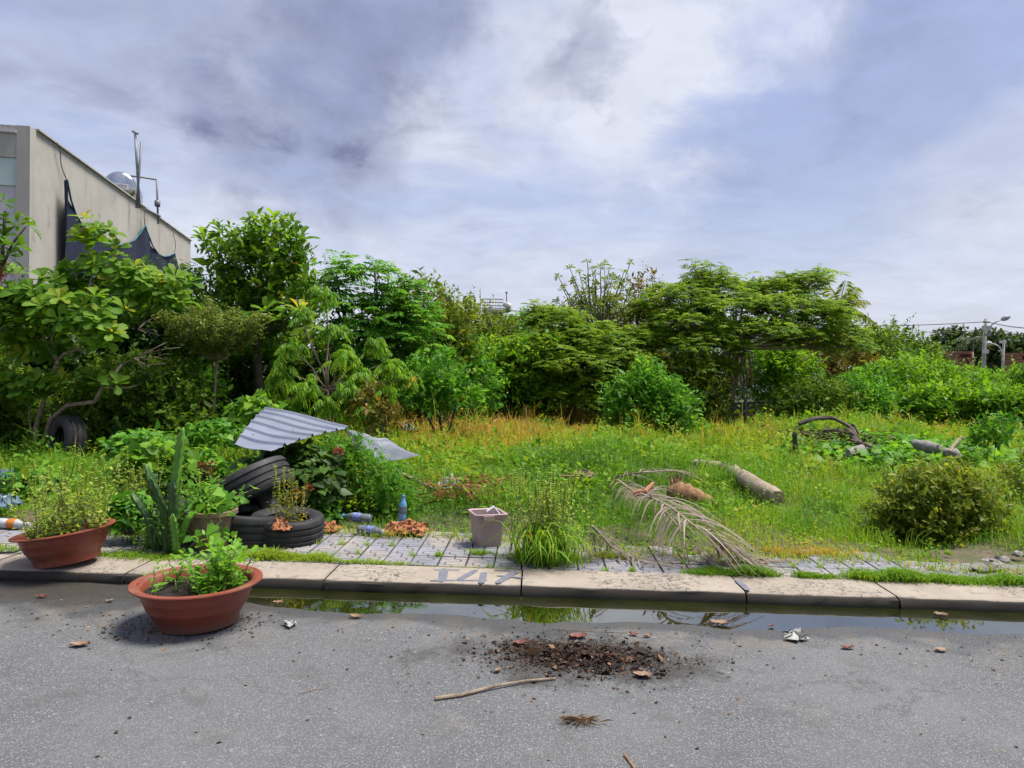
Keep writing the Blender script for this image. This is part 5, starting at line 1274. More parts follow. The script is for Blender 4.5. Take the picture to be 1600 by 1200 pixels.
c = P(104, 690, 10.1); tyre('black tyre standing half buried under the pale forked stems', np.array([c[0], c[1], .36]), nrm((-.62, -.76, .12)), .39, .25)

# cactus with its old pot
cb = G(272, 872, .1) + np.array([0, .12, 0]); ca = thing('cactus', 'spiny three-ribbed candelabra cactus behind the road pot', 'cactus', cb)
def cstem(pts, r, mat):
    pts = np.array(pts); k = 26; f = np.linspace(0, 1, k)
    pp = np.array([np.interp(f, np.linspace(0, 1, len(pts)), pts[:, q]) for q in range(3)]).T
    V = []; F = []; sp_ = []
    ph = rng.uniform(0, 2)
    for i in range(k):
        taper = min(1, .55 + i * .15) * (1 if i < k - 3 else (k - i) / 4)
        for j in range(12):
            w = j * math.pi / 6; ridge = (math.cos(3 * (w)) * .5 + .5) ** 1.6
            rr = r * taper * (.28 + .80 * ridge * (1 + .34 * math.sin(i * 2.1 + j)))
            V.append(pp[i] + np.array([math.cos(w + ph) * rr, math.sin(w + ph) * rr, 0]))
        if i < k - 1:
            for j in range(12): F.append((i * 12 + j, i * 12 + (j + 1) % 12, i * 12 + 12 + (j + 1) % 12, i * 12 + 12 + j))
            if i % 2: 
                for j in (0, 4, 8):
                    w = j * math.pi / 6 + ph; rr = r * 1.15 * taper; q_ = pp[i] + np.array([math.cos(w) * rr * .9, math.sin(w) * rr * .9, 0]); sp_.append((q_, np.array([math.cos(w), math.sin(w), .35])))
    F.append(tuple((k - 1) * 12 + j for j in range(12)))
    s_ = MB().add(V, F).build('stem', mat, ca)
    lb = LB(); A = np.array([a for a, _ in sp_]); Bx = np.array([b_ for _, b_ in sp_]); lb.add(T_DIA, A, Bx, up_normal(Bx), .03, .14, rng.uniform(.3, .8, len(A)))
    s_.location = (0, 0, 0)
    so = lb.build('spines', 'litter', s_, base=cb); so['kind'] = 'stuff'
Dc = float(cb[1])
cstem([P(262, 868, Dc), P(258, 800, Dc), P(235, 745, Dc)], .036, 'cactus_skin')
cstem([P(270, 868, Dc), P(272, 790, Dc - .03), P(270, 750, Dc - .03)], .042, 'cactus_skin')
cstem([P(268, 800, Dc), P(274, 760, Dc), P(280, 715, Dc), P(286, 668, Dc)], .036, 'cactus_young')
cstem([P(278, 868, Dc - .05), P(276, 840, Dc - .06), P(270, 803, Dc - .08)], .035, 'cactus_young')
cstem([P(240, 860, Dc), P(232, 810, Dc), P(205, 770, Dc)], .04, 'cactus_skin')
cstem([P(280, 850, Dc - .03), P(288, 825, Dc - .05), P(296, 803, Dc - .05)], .028, 'cactus_young')
cstem([P(250, 868, Dc + .05), P(248, 800, Dc + .08), P(228, 725, Dc + .08)], .04, 'cactus_skin')
opx = G(300, 872, .1) + np.array([0, .32, 0]); op = thing('old_planter', 'dull brown planter mostly hidden behind the cactus', 'pot', opx)
MB().lathe([(0, 0), (.14, 0), (.17, .25), (.195, .27), (.195, .30), (.17, .30), (.16, .2), (0, .2)], opx, None, 28).build('planter_body', 'old_pot', op, angle=40)
herb('potted_herb', 'mint-like herb growing from the dull brown planter', 'herb', [opx + [rng.normal(0, .07), rng.normal(0, .07), .22] for _ in range(20)], rng.uniform(.12, .35, 20), 'lush_leaf', 7, .055, .2, .6, spread=.4)

def vine(name, label, pts, leaf, nleaf, mat='lush_leaf', wid=.05, vlo=.4, cat='vine', sz=.07):
    pts = np.array(pts); rt_ = thing(name, label, cat, pts[0]); mb = MB().tube(pts, .004, .003, 4); mb.build('stems', 'stem_green', rt_)
    f = rng.uniform(.05, 1, nleaf); pp = np.array([np.interp(f, np.linspace(0, 1, len(pts)), pts[:, q]) for q in range(3)]).T + rng.normal(0, wid, (nleaf, 3))
    ax = nrm(np.stack([rng.normal(0, .7, nleaf), rng.normal(-.4, .4, nleaf), rng.normal(-.4, .4, nleaf)], 1)); nn = nrm(np.array([0, -.6, .8]) + rng.normal(0, .4, (nleaf, 3)))
    lb = LB(); lb.add(T_HEART, pp, ax, nn, sz * rng.uniform(.6, 1.25, nleaf), .95, rng.uniform(vlo, 1, nleaf)); lb.build('leaves', mat, rt_)
vine('creeping_vine', 'ivy-like vine trailing before the dark propped tyre', [P(275, 880, 5.35), P(310, 840, 5.35), P(345, 815, 5.4), P(340, 780, 5.45), P(370, 775, 5.5), P(395, 765, 5.6)], 1, 22, sz=.085, wid=.04)
vine('creeping_vine', 'ivy-like vine hanging right of the cactus', [P(300, 740, 5.7), P(315, 770, 5.65), P(320, 800, 5.5), P(345, 835, 5.45), P(330, 860, 5.4)], 1, 46, sz=.075, wid=.09)
for k, (lbl, px, py, D, rx, ry, n_) in enumerate((('bright broad-leaved creeper mound behind the cactus', 240, 735, 6.6, 60, 48, 520), ('creeper mound between basil and leaning tyre', 310, 745, 6.9, 40, 45, 330), ('creeper mound at left under the half-buried tyre', 55, 758, 7.2, 70, 26, 440), ('pale creeper behind the corrugated sheet at left', 400, 640, 8.6, 40, 26, 260), ('low leafy mound hiding the tyre behind the kerb pot', 205, 800, 5.75, 34, 30, 260), ('leafy mound between cactus and propped tyre', 325, 800, 5.75, 34, 34, 280), ('bright leaf mound left of the cactus top', 225, 700, 7.6, 55, 28, 300), ('creeper leaves right of the flat tyre', 500, 800, 6.7, 26, 24, 170), ('dark climbing leaves under the corrugated sheet', 460, 728, 7.1, 70, 36, 800), ('dark leafy creeper right of leaning tyre', 490, 760, 6.75, 45, 32, 380), ('broad-leaved creeper in front of the small clipped tree', 335, 680, 9.5, 60, 26, 380), ('creeper strip in the shade right of the half-buried tyre', 225, 690, 9.4, 55, 20, 300))):
    b0 = P(px, py + ry, D); b0[2] = float(H(b0[0], D)); rt_ = thing('creeper', lbl, 'creeper', b0, 'broad-leaved creepers near the tyres')
    lb = LB(); p_, d_, _i = lobe_points([PL(px, py, rx, ry, D)], n_, .35); ax = nrm(d_ * [1, 1, .2] + rng.normal(0, .5, d_.shape) - [0, .3, .35])
    lb.add(T_HEART, p_, ax, nrm(d_ * .6 + np.array([0, -.35, .8]) + rng.normal(0, .3, d_.shape)), .095 * rng.uniform(.5, 1.25, n_), .95, rng.uniform(0, .9, n_))
    lb.build('leaves', 'dark_leaf' if 'dark' in lbl else ('bright_leaf' if k in (0, 3) else 'lush_leaf'), rt_)
    mb = MB()
    for _ in range(7): mb.tube(wob(b0, p_[rng.integers(0, n_)], 5, .08), .006, .003, 4)
    mb.build('stems', 'stem_green', rt_)
for lbl, px, py, D in (('cluster of red ixora flowers left of leaning tyre', 325, 730, 6.6), ('red ixora flowers right of leaning tyre', 470, 770, 6.5), ('orange-red ixora flowers under the sheet corner', 530, 705, 7.0)):
    c = P(px, py, D); rt_ = thing('ixora_flower', lbl, 'flower', (c[0], c[1], float(H(c[0], c[1]))), 'red ixora flowers'); mb = MB()
    for _ in range(3):
        c2 = c + rng.normal(0, .04, 3); lb = LB(); n_ = 46; d_ = rdir(n_, -.3, 1); lb.add(T_DIA, c2 + d_ * .032, d_, up_normal(d_), .028, .45, rng.uniform(0, 1, n_)); lb.build('flower_cluster', 'flower_red', rt_)['kind'] = 'stuff'
        mb.tube(wob(np.array(rt_.location), c2, 5, .04), .005, .003, 4)
    mb.build('stems', 'bark_dark', rt_)

# lush bush left of the bottles, yellow-green bush at right, tuft plants
def bush(name, label, cat, px, D, lobes, mat, n, leaf, k, twig, wr, **kw):
    return shrub(name, label, cat, px, D, lobes, mat, n, leaf, k, twig, wr, **kw)
bush('roadside_bush', 'fine-leaved green bush left of the plastic bottles', 'bush', 560, 7.3, [(520, 722, 34, 26), (548, 712, 30, 18), (555, 745, 45, 36), (590, 765, 50, 36), (530, 780, 40, 28), (610, 795, 50, 26)], 'lush_leaf', 900, .05, 9, .16, .3, inner=.2, r0=.008, bark='stem_green')
bush('roadside_bush', 'rounded yellow-green bush by the paving at far right', 'bush', 1455, 6.9, [(1400, 795, 32, 32), (1428, 775, 30, 34), (1470, 785, 36, 46), (1500, 775, 26, 36), (1530, 808, 38, 40), (1450, 825, 70, 38), (1505, 838, 50, 28), (1400, 830, 34, 26)], 'olive_leaf', 1500, .042, 10, .18, .5, inner=.12, r0=.008, bark='bark_dark', vlo=.2, vhi=.95, shoots=True)
bush('roadside_bush', 'grey-green bush cut by the right picture edge', 'bush', 1600, 8.2, [(1600, 750, 30, 30), (1610, 780, 36, 30)], 'olive_leaf', 240, .04, 9, .15, .5, inner=.2, r0=.008)
bush('roadside_bush', 'small dark leafy plant in the grass at far right', 'bush', 1555, 11, [(1555, 675, 24, 16), (1545, 690, 24, 10)], 'lush_leaf', 120, .07, 8, .18, .5, inner=.2, r0=.008)
# broad ground cover at right
lb = LB(); n_ = 1500; c = G(1420, 712, .25); x_ = c[0] + rng.normal(0, .85, n_); y_ = c[1] + rng.normal(0, .9, n_); hh_ = rng.uniform(.1, .32, n_)
ax = nrm(np.stack([rng.normal(0, 1, n_), rng.normal(0, 1, n_), rng.normal(-.2, .2, n_)], 1)); lb.add(T_HEART, np.stack([x_, y_, H(x_, y_) + hh_], 1), ax, up_normal(ax, .35), .14 * rng.uniform(.5, 1.2, n_), 1.0, rng.uniform(.1, 1, n_))
tag(lb.build('ground_creeper', 'lush_leaf'), 'flat bright patch of round-leaved creeper on the right', 'creeper', kind='stuff')

# long arching grass clump on the paving, with basil spikes behind it
gc = G(852, 884, .1); rt_ = thing('grass_clump', 'large arching clump of broad grass on the paving edge', 'grass', gc)
lb = LB()
def arch(lb, base, az, L_, rise, w, v, segs=7):
    d = np.array([math.cos(az), math.sin(az), 0]); pts = []
    for f in np.linspace(0, 1, segs): pts.append(base + d * L_ * (f ** 1.15) * .75 + np.array([0, 0, rise * (1.9 * f - 1.55 * f * f)]))
    pts = np.array(pts); s_ = np.array([-d[1], d[0], .15]); ww = w * np.array([.6, .9, 1, .95, .8, .5, .03])[:segs]
    V = np.concatenate([pts - s_ * ww[:, None] / 2, pts + s_ * ww[:, None] / 2]); off = lb.n
    F = np.array([[i, i + 1, segs + i + 1, segs + i] for i in range(segs - 1)]) + off
    lb.V.append(V); lb.F[4].append(F); lb.A.append(np.full(2 * segs, v)); lb.n += 2 * segs
for _ in range(260):
    az = rng.uniform(0, 6.28); arch(lb, gc + np.array([rng.normal(0, .10), rng.normal(.05, .07), 0]), az, rng.uniform(.22, .55), rng.uniform(.22, .55), rng.uniform(.008, .015), float(np.clip(rng.normal(.32, .14), 0, .8)))
lb.build('blades', 'grass_blade', rt_)
herb('wild_basil', 'flowering basil rising out of the arching grass clump', 'herb', [gc + np.array([rng.normal(-.02, .12), rng.uniform(.05, .3), .05]) for _ in range(44)], rng.uniform(.3, .52, 44), 'basil_leaf', 9, .04, .95, .45, spread=.16, vlo=.35)
herb('wild_basil', 'light green leafy stalks crowding round the cactus foot', 'herb', [G(255 + rng.normal(0, 32), 862 + rng.normal(0, 4), .1) + [0, .18, 0] for _ in range(34)], rng.uniform(.15, .42, 34), 'lush_leaf', 8, .055, .1, .6, spread=.3, vlo=.3)
herb('wild_basil', 'dry seeding basil stalks above the flat tyre', 'herb', [G(440, 835, .2) + np.array([rng.normal(0, .07), rng.normal(.1, .05), 0]) for _ in range(14)], rng.uniform(.22, .42, 14), 'yellow_leaf', 7, .035, .95, .5, spread=.25, vlo=.3)
herb('wild_basil', 'bright upright basil tops behind the fine-leaved bush', 'herb', [P(565, 770, 7.2) + np.array([rng.normal(0, .2), rng.normal(0, .1), -.15]) for _ in range(30)], rng.uniform(.28, .45, 30), 'bright_leaf', 9, .045, .4, .4, spread=.15, vlo=.3)

# ------------------------------------------------------------------ sheet metal, rags, bottles, bucket
cs4 = [P(414, 639, 7.9), P(546, 667, 7.7), P(424, 707, 6.45), P(367, 694, 6.6)]
rt_ = thing('metal_sheet', 'bent pale blue corrugated metal sheet propped over the tyres', 'metal sheet', np.array([*P(450, 690, 7)[:2], .2]))
nu, nv = 26, 73; Gd = np.zeros((nv, nu, 3)); nrmv = nrm(np.cross(cs4[1] - cs4[0], cs4[3] - cs4[0])); nrmv = nrmv * np.sign(nrmv[2])
for i in range(nv):
    v_ = i / (nv - 1); ph = (v_ * 6) % 1.0
    rib = .026 * (1 if .06 < ph < .2 else (ph / .06 if ph < .06 else (max(0, (.26 - ph) / .06))))
    for j in range(nu):
        u_ = j / (nu - 1)
        if j == nu - 1: u_ += .012 * math.sin(i * 1.3)
        A_ = cs4[0] * (1 - u_) + cs4[1] * u_; Bq = cs4[3] * (1 - u_) + cs4[2] * u_
        Gd[i, j] = A_ * (1 - v_) + Bq * v_ + nrmv * (rib + .025 * math.sin(math.pi * v_) + .012 * math.sin(u_ * 5 + v_ * 3))
mb = MB().grid(Gd); mb2 = Gd - nrmv * .004; mb.grid(mb2)
mb.build('sheet', 'sheet_metal', rt_, angle=25)
for u_, v_ in ((.2, .75), (.6, .42), (.8, .1)):
    q_ = Gd[int(v_ * (nv - 1)), int(u_ * (nu - 1))]; MB().lathe([(0, .008), (.008, .006), (.011, 0)], q_, frame(nrmv), 8).build('screw', 'pipe_grey', rt_)
def crumple(name, label, cat, corners, amp, mat, n=18, group=None, freq=9.0, jit=.12):
    c0, c1, c2, c3 = [np.asarray(c) for c in corners]; Gd = np.zeros((n, n, 3)); ph = rng.uniform(0, 6, 6)
    for i in range(n):
        for j in range(n):
            u_, v_ = j / (n - 1), i / (n - 1); p_ = (c0 * (1 - u_) + c1 * u_) * (1 - v_) + (c3 * (1 - u_) + c2 * u_) * v_
            z_ = abs(math.sin(freq * u_ + 3 * v_ + ph[0])) * .5 + abs(math.sin(freq * .8 * v_ - 4 * u_ + ph[1])) * .4 + abs(math.sin(freq * 2.1 * (u_ * .7 + v_ * .6) + ph[2])) * .25 + rng.uniform(-1, 1) * jit
            ed = min(u_, v_, 1 - u_, 1 - v_); p_ = p_ + np.array([rng.normal(0, .1 * jit), rng.normal(0, .1 * jit), 0]) * (1.6 if ed < .05 else .8)
            Gd[i, j] = p_ + np.array([0, 0, amp * z_ * (.35 + .65 * min(1, ed * 5))])
    th = Gd - np.array([0, 0, .003])
    return single(name, MB().grid(Gd).grid(th[:, ::-1]), mat, label, cat, np.mean([c0, c1, c2, c3], 0), group, True, 40)
crumple('tarp', 'crumpled grey-blue tarp sliding off right of the metal sheet', 'tarp', [P(543, 674, 7.4), P(600, 690, 7.9), P(655, 714, 8.2), P(592, 726, 7.6)], .07, 'crumpled', 30, freq=4.2, jit=.01)
single('board', MB().add([P(541, 673, 7.35), P(548, 676, 7.33), P(572, 706, 7.2), P(556, 702, 7.25), P(541, 673, 7.38), P(548, 676, 7.36), P(572, 706, 7.23), P(556, 702, 7.28)], [(0, 1, 2, 3), (7, 6, 5, 4), (0, 4, 5, 1), (1, 5, 6, 2), (2, 6, 7, 3), (3, 7, 4, 0)]), 'concrete_bit', 'narrow grey board between metal sheet and tarp', 'board', P(550, 690, 7.3))
def gq(px, py, dx, dy, z=.10): c = G(px, py, z); c[2] = z + .004; return [c + np.array([-dx, -dy, 0]), c + np.array([dx, -dy, 0]), c + np.array([dx, dy, 0]), c + np.array([-dx, dy, 0])]
RG = 'orange rags'
crumple('rag', 'large crumpled orange rag on the paving left of the bucket', 'rag', gq(633, 833, .17, .15), .10, 'orange_cloth', 26, RG, 6.5)
crumple('rag', 'orange rag between the flat tyre and the bottles', 'rag', gq(512, 830, .09, .10), .07, 'orange_cloth', 16, RG)
crumple('rag', 'orange-white rag stuffed in the flat tyre', 'rag', [G(424, 832, .24), G(452, 832, .24), G(448, 822, .24), G(428, 822, .24)], .09, 'orange_cloth', 14, RG)
def bottle(label, c, axis, s, body, capm, labm):
    rt_ = thing('bottle', label, 'bottle', c, 'empty plastic bottles'); M_ = frame(axis)
    MB().lathe([(0, 0), (.028, 0), (.031, .006), (.031, .05), (.0295, .06), (.031, .07), (.031, .13), (.026, .155), (.014, .18), (.0125, .195)], c, M_ * s, 20).build('bottle_body', body, rt_)
    MB().lathe([(.015, .195), (.0155, .212), (0, .213)], c, M_ * s, 16).build('cap', capm, rt_, angle=40)
    MB().lathe([(.0318, .072), (.0322, .076), (.0322, .124), (.0318, .128)], c, M_ * s, 20).build('wrapper', labm, rt_)
c = G(557, 822, .1); bottle('clear bottle lying behind the other lying bottle', c + np.array([.10, .12, .045]), (-1, .18, .04), 1.3, 'bottle_clear', 'bottle_blue', 'bottle_label')
c = G(577, 838, .1); bottle('clear bottle with blue wrapper lying nearest the kerb', c + np.array([-.11, .07, .045]), (.95, -.35, 0), 1.2, 'bottle_clear', 'white_plastic', 'bottle_label')
c = P(628, 802, 6.6); bottle('small blue-capped bottle standing in grass above the orange rag', np.array([c[0], c[1], .14]), (.05, 0, 1), 1.15, 'bottle_blue', 'bottle_blue', 'bottle_clear')
c = G(6, 828, .1); bottle('bottle with orange wrapper lying at the left edge', c + np.array([-.08, 0.05, .045]), (1, -.1, 0), 1.35, 'white_plastic', 'white_plastic', 'orange_label')
crumple('plastic_bag', 'light blue plastic bag in the grass at left edge', 'bag', gq(6, 760, .12, .15, .25), .16, 'blue_plastic', 16)
crumple('plastic_bag', 'second blue plastic scrap lower at left edge', 'bag', gq(8, 795, .09, .10, .2), .12, 'blue_plastic', 14)
crumple('plastic_scrap', 'white plastic scrap on the dark ground behind the tarp', 'scrap', gq(638, 675, .14, .2, .2), .16, 'white_plastic', 14)
crumple('plastic_scrap', 'torn white plastic beside the brown twig heap', 'scrap', gq(700, 765, .13, .16, .2), .14, 'white_plastic', 14)
crumple('plastic_scrap', 'white plastic scrap half under the hedge at right', 'scrap', gq(1347, 648, .3, .3, .25), .2, 'white_plastic', 12)
single('cable', MB().tube([G(-20, 866, .105) + [0, 0, .012], G(20, 866, .105) + [0, 0, .012], G(36, 862, .105) + [0, 0, .02], G(52, 856, .11)], .008, sides=6), 'black_plastic', 'black cable lying on the kerb left of the tilted pot', 'cable', G(0, 866, .1))

# bucket: square, tapered, rounded corners
bc = G(759, 856, .1) + np.array([0, .12, .0]); bk = thing('bucket', 'square dusty pink plastic bucket standing on the paving', 'bucket', bc)
def sq(hx, hy, z, r=.03, k=5):
    out = []
    for cx_, cy_, a0 in ((hx - r, hy - r, 0), (-hx + r, hy - r, 90), (-hx + r, -hy + r, 180), (hx - r, -hy + r, 270)):
        for q_ in range(k): w = R(a0 + 90 * q_ / (k - 1)); out.append((cx_ + r * math.cos(w), cy_ + r * math.sin(w), z))
    return out
Mz = rotm('Z', R(20)); lv = [sq(.095, .095, 0), sq(.10, .10, .01), sq(.122, .122, .235), sq(.132, .132, .24), sq(.138, .138, .25), sq(.138, .138, .268), sq(.130, .130, .272), sq(.118, .118, .265), sq(.095, .095, .02)]
V = [Mz @ np.array(v) + bc for l in lv for v in l]; k_ = 20
F = [(i * k_ + j, i * k_ + (j + 1) % k_, (i + 1) * k_ + (j + 1) % k_, (i + 1) * k_ + j) for i in range(len(lv) - 1) for j in range(k_)] + [tuple(range(k_ - 1, -1, -1)), tuple((len(lv) - 1) * k_ + j for j in range(k_))]
MB().add(V, F).build('bucket_body', 'bucket_plastic', bk, angle=45)
MB().box(bc + Mz @ np.array([-.03, -.145, .245]), (.09, .02, .035), Mz).build('handle_lug', 'bucket_plastic', bk, False)
pk = bc + np.array([.06, -.02, .255]); Mk = rotm('Y', R(-35)) @ rotm('X', R(25)); pr_ = thing('packet', 'pale packet with purple end sticking out of the bucket', 'packet', pk)
MB().box(pk, (.07, .03, .13), Mk).build('packet_body', 'packet', pr_, False); MB().box(pk - Mk @ np.array([0, 0, .055]), (.074, .034, .03), Mk).build('packet_band', 'packet_purple', pr_, False)

# ------------------------------------------------------------------ dead palm fronds, logs, heaps
def dead_frond(label, rach, nl, L_, side_bias, mat, name='palm_frond', r=.012, lift=.25, fall=.5, w=.012):
    rach = np.array(rach); rt_ = thing(name, label, 'palm frond', rach[0], 'dead palm fronds')
    f = np.linspace(0, 1, 14); pp = np.array([np.interp(f, np.linspace(0, 1, len(rach)), rach[:, q]) for q in range(3)]).T
    MB().tube(pp, r, r * .3, 6).build('midrib', 'log_wood' if mat == 'dry_frond' else 'bark_dark', rt_)
    for i in range(nl):
        t_ = (i // 2 + .5) / (nl / 2); sg = 1 if i % 2 else -1
        p_ = np.array([np.interp(t_, f, pp[:, q]) for q in range(3)]); k_ = min(12, int(t_ * 13)); tan = nrm(pp[k_ + 1] - pp[k_])
        sd_ = nrm(np.cross(tan, [0, 0, 1])) * sg
        Lq = L_ * rng.uniform(.7, 1.15) * (.6 + .5 * math.sin(math.pi * min(1, t_ + .15))) * (1 if sg * side_bias > 0 else .7)
        d0 = nrm(tan * rng.uniform(.5, 1.0) + sd_ * rng.uniform(.35, .9) + np.array([0, 0, lift * rng.uniform(.4, 1.4)]))
        q = np.linspace(0, 1, 7)[:, None]; pts = p_ + d0 * Lq * q - np.array([0, 0, 1]) * fall * Lq * q ** 2 + tan * .3 * Lq * q ** 2
        for m_ in range(7): pts[m_, 2] = max(pts[m_, 2], (float(H(pts[m_, 0], pts[m_, 1])) if pts[m_, 1] > yte(pts[m_, 0]) else .105) + .012)
        lb = LB(); s_ = nrm(np.cross(d0, [0, 0, 1]) + rng.normal(0, .2, 3)); ww = w * np.array([.6, 1, 1, .9, .7, .45, .1]); V = np.concatenate([pts - s_ * ww[:, None] / 2 , pts + s_ * ww[:, None] / 2, pts + np.array([0, 0, .003])])
        lb.V.append(V); lb.F[4].append(np.concatenate([np.array([[m_, m_ + 1, 14 + m_ + 1, 14 + m_] for m_ in range(6)]), np.array([[14 + m_, 14 + m_ + 1, 7 + m_ + 1, 7 + m_] for m_ in range(6)])])); lb.A.append(np.full(21, rng.uniform(.2, 1.0))); lb.n += 21
        lb.build('leaflet', mat, rt_)
hz_ = lambda px, py, z: (lambda c: c)(G(px, py, z))
dead_frond('large bleached dead palm frond sprawling over the paving', [hz_(998, 770, .45), hz_(1045, 790, .48), hz_(1085, 822, .42), hz_(1120, 846, .30), hz_(1150, 862, .17), hz_(1175, 876, .12)], 96, .52, -1, 'dry_frond', w=.017, lift=.35, fall=.55)
dead_frond('bleached palm frond tip draped beside the large frond', [hz_(1040, 800, .40), hz_(1065, 830, .32), hz_(1090, 855, .2), hz_(1120, 880, .12)], 34, .40, 1, 'dry_frond', w=.012, lift=.15)
dead_frond('small grey-brown dead frond right of the grass clump', [hz_(925, 822, .38), hz_(940, 838, .28), hz_(958, 858, .15), hz_(1010, 880, .12)], 40, .34, -1, 'dry_frond', w=.012, lift=.2)
dead_frond('tangled brown frond above the large bleached one', [hz_(965, 745, .35), hz_(1000, 738, .5), hz_(1050, 735, .42), hz_(1075, 740, .3)], 34, .45, 1, 'dry_frond', w=.012, lift=.25)
dead_frond('twisted dry frond stem left of the broken log', [hz_(965, 750, .4), hz_(990, 768, .42), hz_(1010, 772, .40), hz_(1030, 760, .42)], 30, .42, -1, 'dry_frond', w=.011)
dead_frond('rust-brown dead frond on the twig heap left of the basil', [hz_(770, 785, .2), hz_(745, 768, .27), hz_(715, 766, .26), hz_(690, 772, .2)], 70, .5, -1, 'brown_frond', w=.012, lift=.15, fall=.45)
dead_frond('brown withered frond lying over the twig heap', [hz_(695, 760, .3), hz_(730, 758, .35), hz_(772, 775, .22)], 56, .42, 1, 'brown_frond', w=.012, lift=.15)
single('frond_sheath', MB().tube([hz_(990, 772, .44), hz_(1008, 768, .47), hz_(1020, 755, .52)], .03, .015, 7), plain('sheath', (.42, .16, .07), (.30, .12, .06), .7, 20).name, 'reddish curved frond base at the head of the large frond', 'frond base', hz_(1000, 770, .4))
lb = LB(); n_ = 900; c = G(735, 772, .2); q_ = np.stack([c[0] + rng.normal(0, .26, n_), c[1] + rng.normal(0, .24, n_), rng.uniform(.2, .36, n_)], 1); ax = rdir(n_, -.3, .4); lb.add(T_DIA, q_, ax, up_normal(ax), .10 * rng.uniform(.4, 1.3, n_), .14, rng.uniform(.2, 1, n_))
tag(lb.build('twig_litter', 'brown_frond'), 'heap of rust-brown twigs and frond bits left of the basil', 'twigs', kind='stuff')
def log(label, pts, rs, mat, name='log', cat='log'):
    pts = np.array(pts); k = 14; f = np.linspace(0, 1, k); pp = np.array([np.interp(f, np.linspace(0, 1, len(pts)), pts[:, q]) for q in range(3)]).T
    rr = np.interp(f, np.linspace(0, 1, len(rs)), rs) * (1 + .06 * np.sin(np.arange(k) * 2.3))
    mb = MB().tube(pp, 0, rs=rr, sides=14); V = np.array(mb.V); V += rng.normal(0, .006, V.shape); mb.V = [tuple(v) for v in V]
    return single(name, mb, mat, label, cat, pts[0], None, True, 60)
log('long pale fallen log lying in the grass right of middle', [G(1085, 724, .33), G(1135, 732, .34), G(1165, 750, .31), G(1216, 778, .25)], [.05, .085, .095, .085], 'log_wood')
log('short broken orange-brown palm log near the large frond', [G(1046, 768, .27), G(1075, 775, .24), G(1112, 788, .16)], [.125, .12, .07], 'log_orange')
for k in range(4):
    a = G(1050 + k * 4, 757 - 2 * k, .38); single('splinter', MB().tube([a, a + np.array([-.03 + .02 * k, 0, .09])], .02, .004, 5), 'log_orange', ['leftmost splinter', 'second splinter', 'third splinter', 'rightmost splinter'][k] + ' on the torn end of the broken palm log', 'splinter', a)
log('grey concrete lump lying left on the round-leaved creeper', [G(1432, 694, .5), G(1452, 699, .5), G(1470, 702, .48)], [.07, .09, .06], 'concrete_bit', 'concrete_lump', 'rubble')
log('dark concrete lump right on the round-leaved creeper', [G(1475, 705, .48), G(1490, 710, .45), G(1500, 716, .4)], [.05, .09, .05], 'concrete_bit', 'concrete_lump', 'rubble')
log('thin pale branch stub leaning over the right concrete lump', [G(1483, 706, .5), G(1492, 694, .55), P(1503, 682, 12.6)], [.02, .018, .012], 'bark_pale', 'branch', 'branch')
log('pale slab edge poking from grass beside the dark branches', [G(1325, 708, .35), G(1345, 702, .38), G(1358, 697, .4)], [.05, .07, .04], 'concrete_bit', 'concrete_lump', 'rubble')
single('brick', MB().box(G(890, 747, .33), (.24, .11, .06), rotm('Z', R(8))), 'brick_red', 'single red brick lying in the grass above the basil', 'brick', G(890, 747, .33), None, False)
crumple('dead_leaf_clump', 'brown dead leaf clump right of the red brick', 'leaf clump', gq(912, 745, .12, .15, .30), .08, plain('deadleaf', (.13, .10, .06), (.22, .16, .09), .9, 20).name, 14)
log('dark charred stump standing in bright weeds at right', [G(1244, 712, .2), P(1241, 678, 11.2)], [.05, .03], 'bark_dark', 'stump', 'stump')
# heap of dark branches
for k, (lbl, ps, r0) in enumerate((('long dark branch arching over the branch heap', [(1248, 662, 12.6, .1), (1270, 655, 12.6, 0), (1300, 652, 12.8, 0), (1330, 668, 12.6, 0), (1345, 690, 12.2, 0)], .035), ('thick dark branch lying at right of the branch heap', [(1325, 672, 12.5, 0), (1340, 690, 12.2, 0), (1358, 704, 11.9, 0)], .05), ('thin curved branch inside the branch heap', [(1280, 680, 12.2, 0), (1290, 672, 12.2, 0), (1310, 672, 12.2, 0), (1335, 680, 12.2, 0)], .022), ('second arching dark branch right of the first', [(1315, 660, 12.9, 0), (1335, 665, 12.8, 0), (1342, 678, 12.6, 0)], .025), ('straight dark pole low at right of branch heap', [(1330, 688, 12, 0), (1362, 698, 11.8, 0)], .035))):
    pts = [P(x, y, D) for x, y, D, _ in ps]; log(lbl, pts, [r0, r0 * .6], 'bark_dark', 'branch', 'branch')
lb = LB(); n_ = 900; c = G(1305, 690, .35); q_ = np.stack([c[0] + rng.normal(0, .45, n_), c[1] + rng.normal(0, .5, n_), rng.uniform(.25, .55, n_)], 1); ax = rdir(n_, -.4, .5); lb.add(T_DIA, q_, ax, up_normal(ax), .12 * rng.uniform(.5, 1.2, n_), .35, rng.uniform(0, .8, n_))
tag(lb.build('brush_litter', 'litter'), 'brown leaf litter filling the dark branch heap', 'leaf litter', kind='stuff')
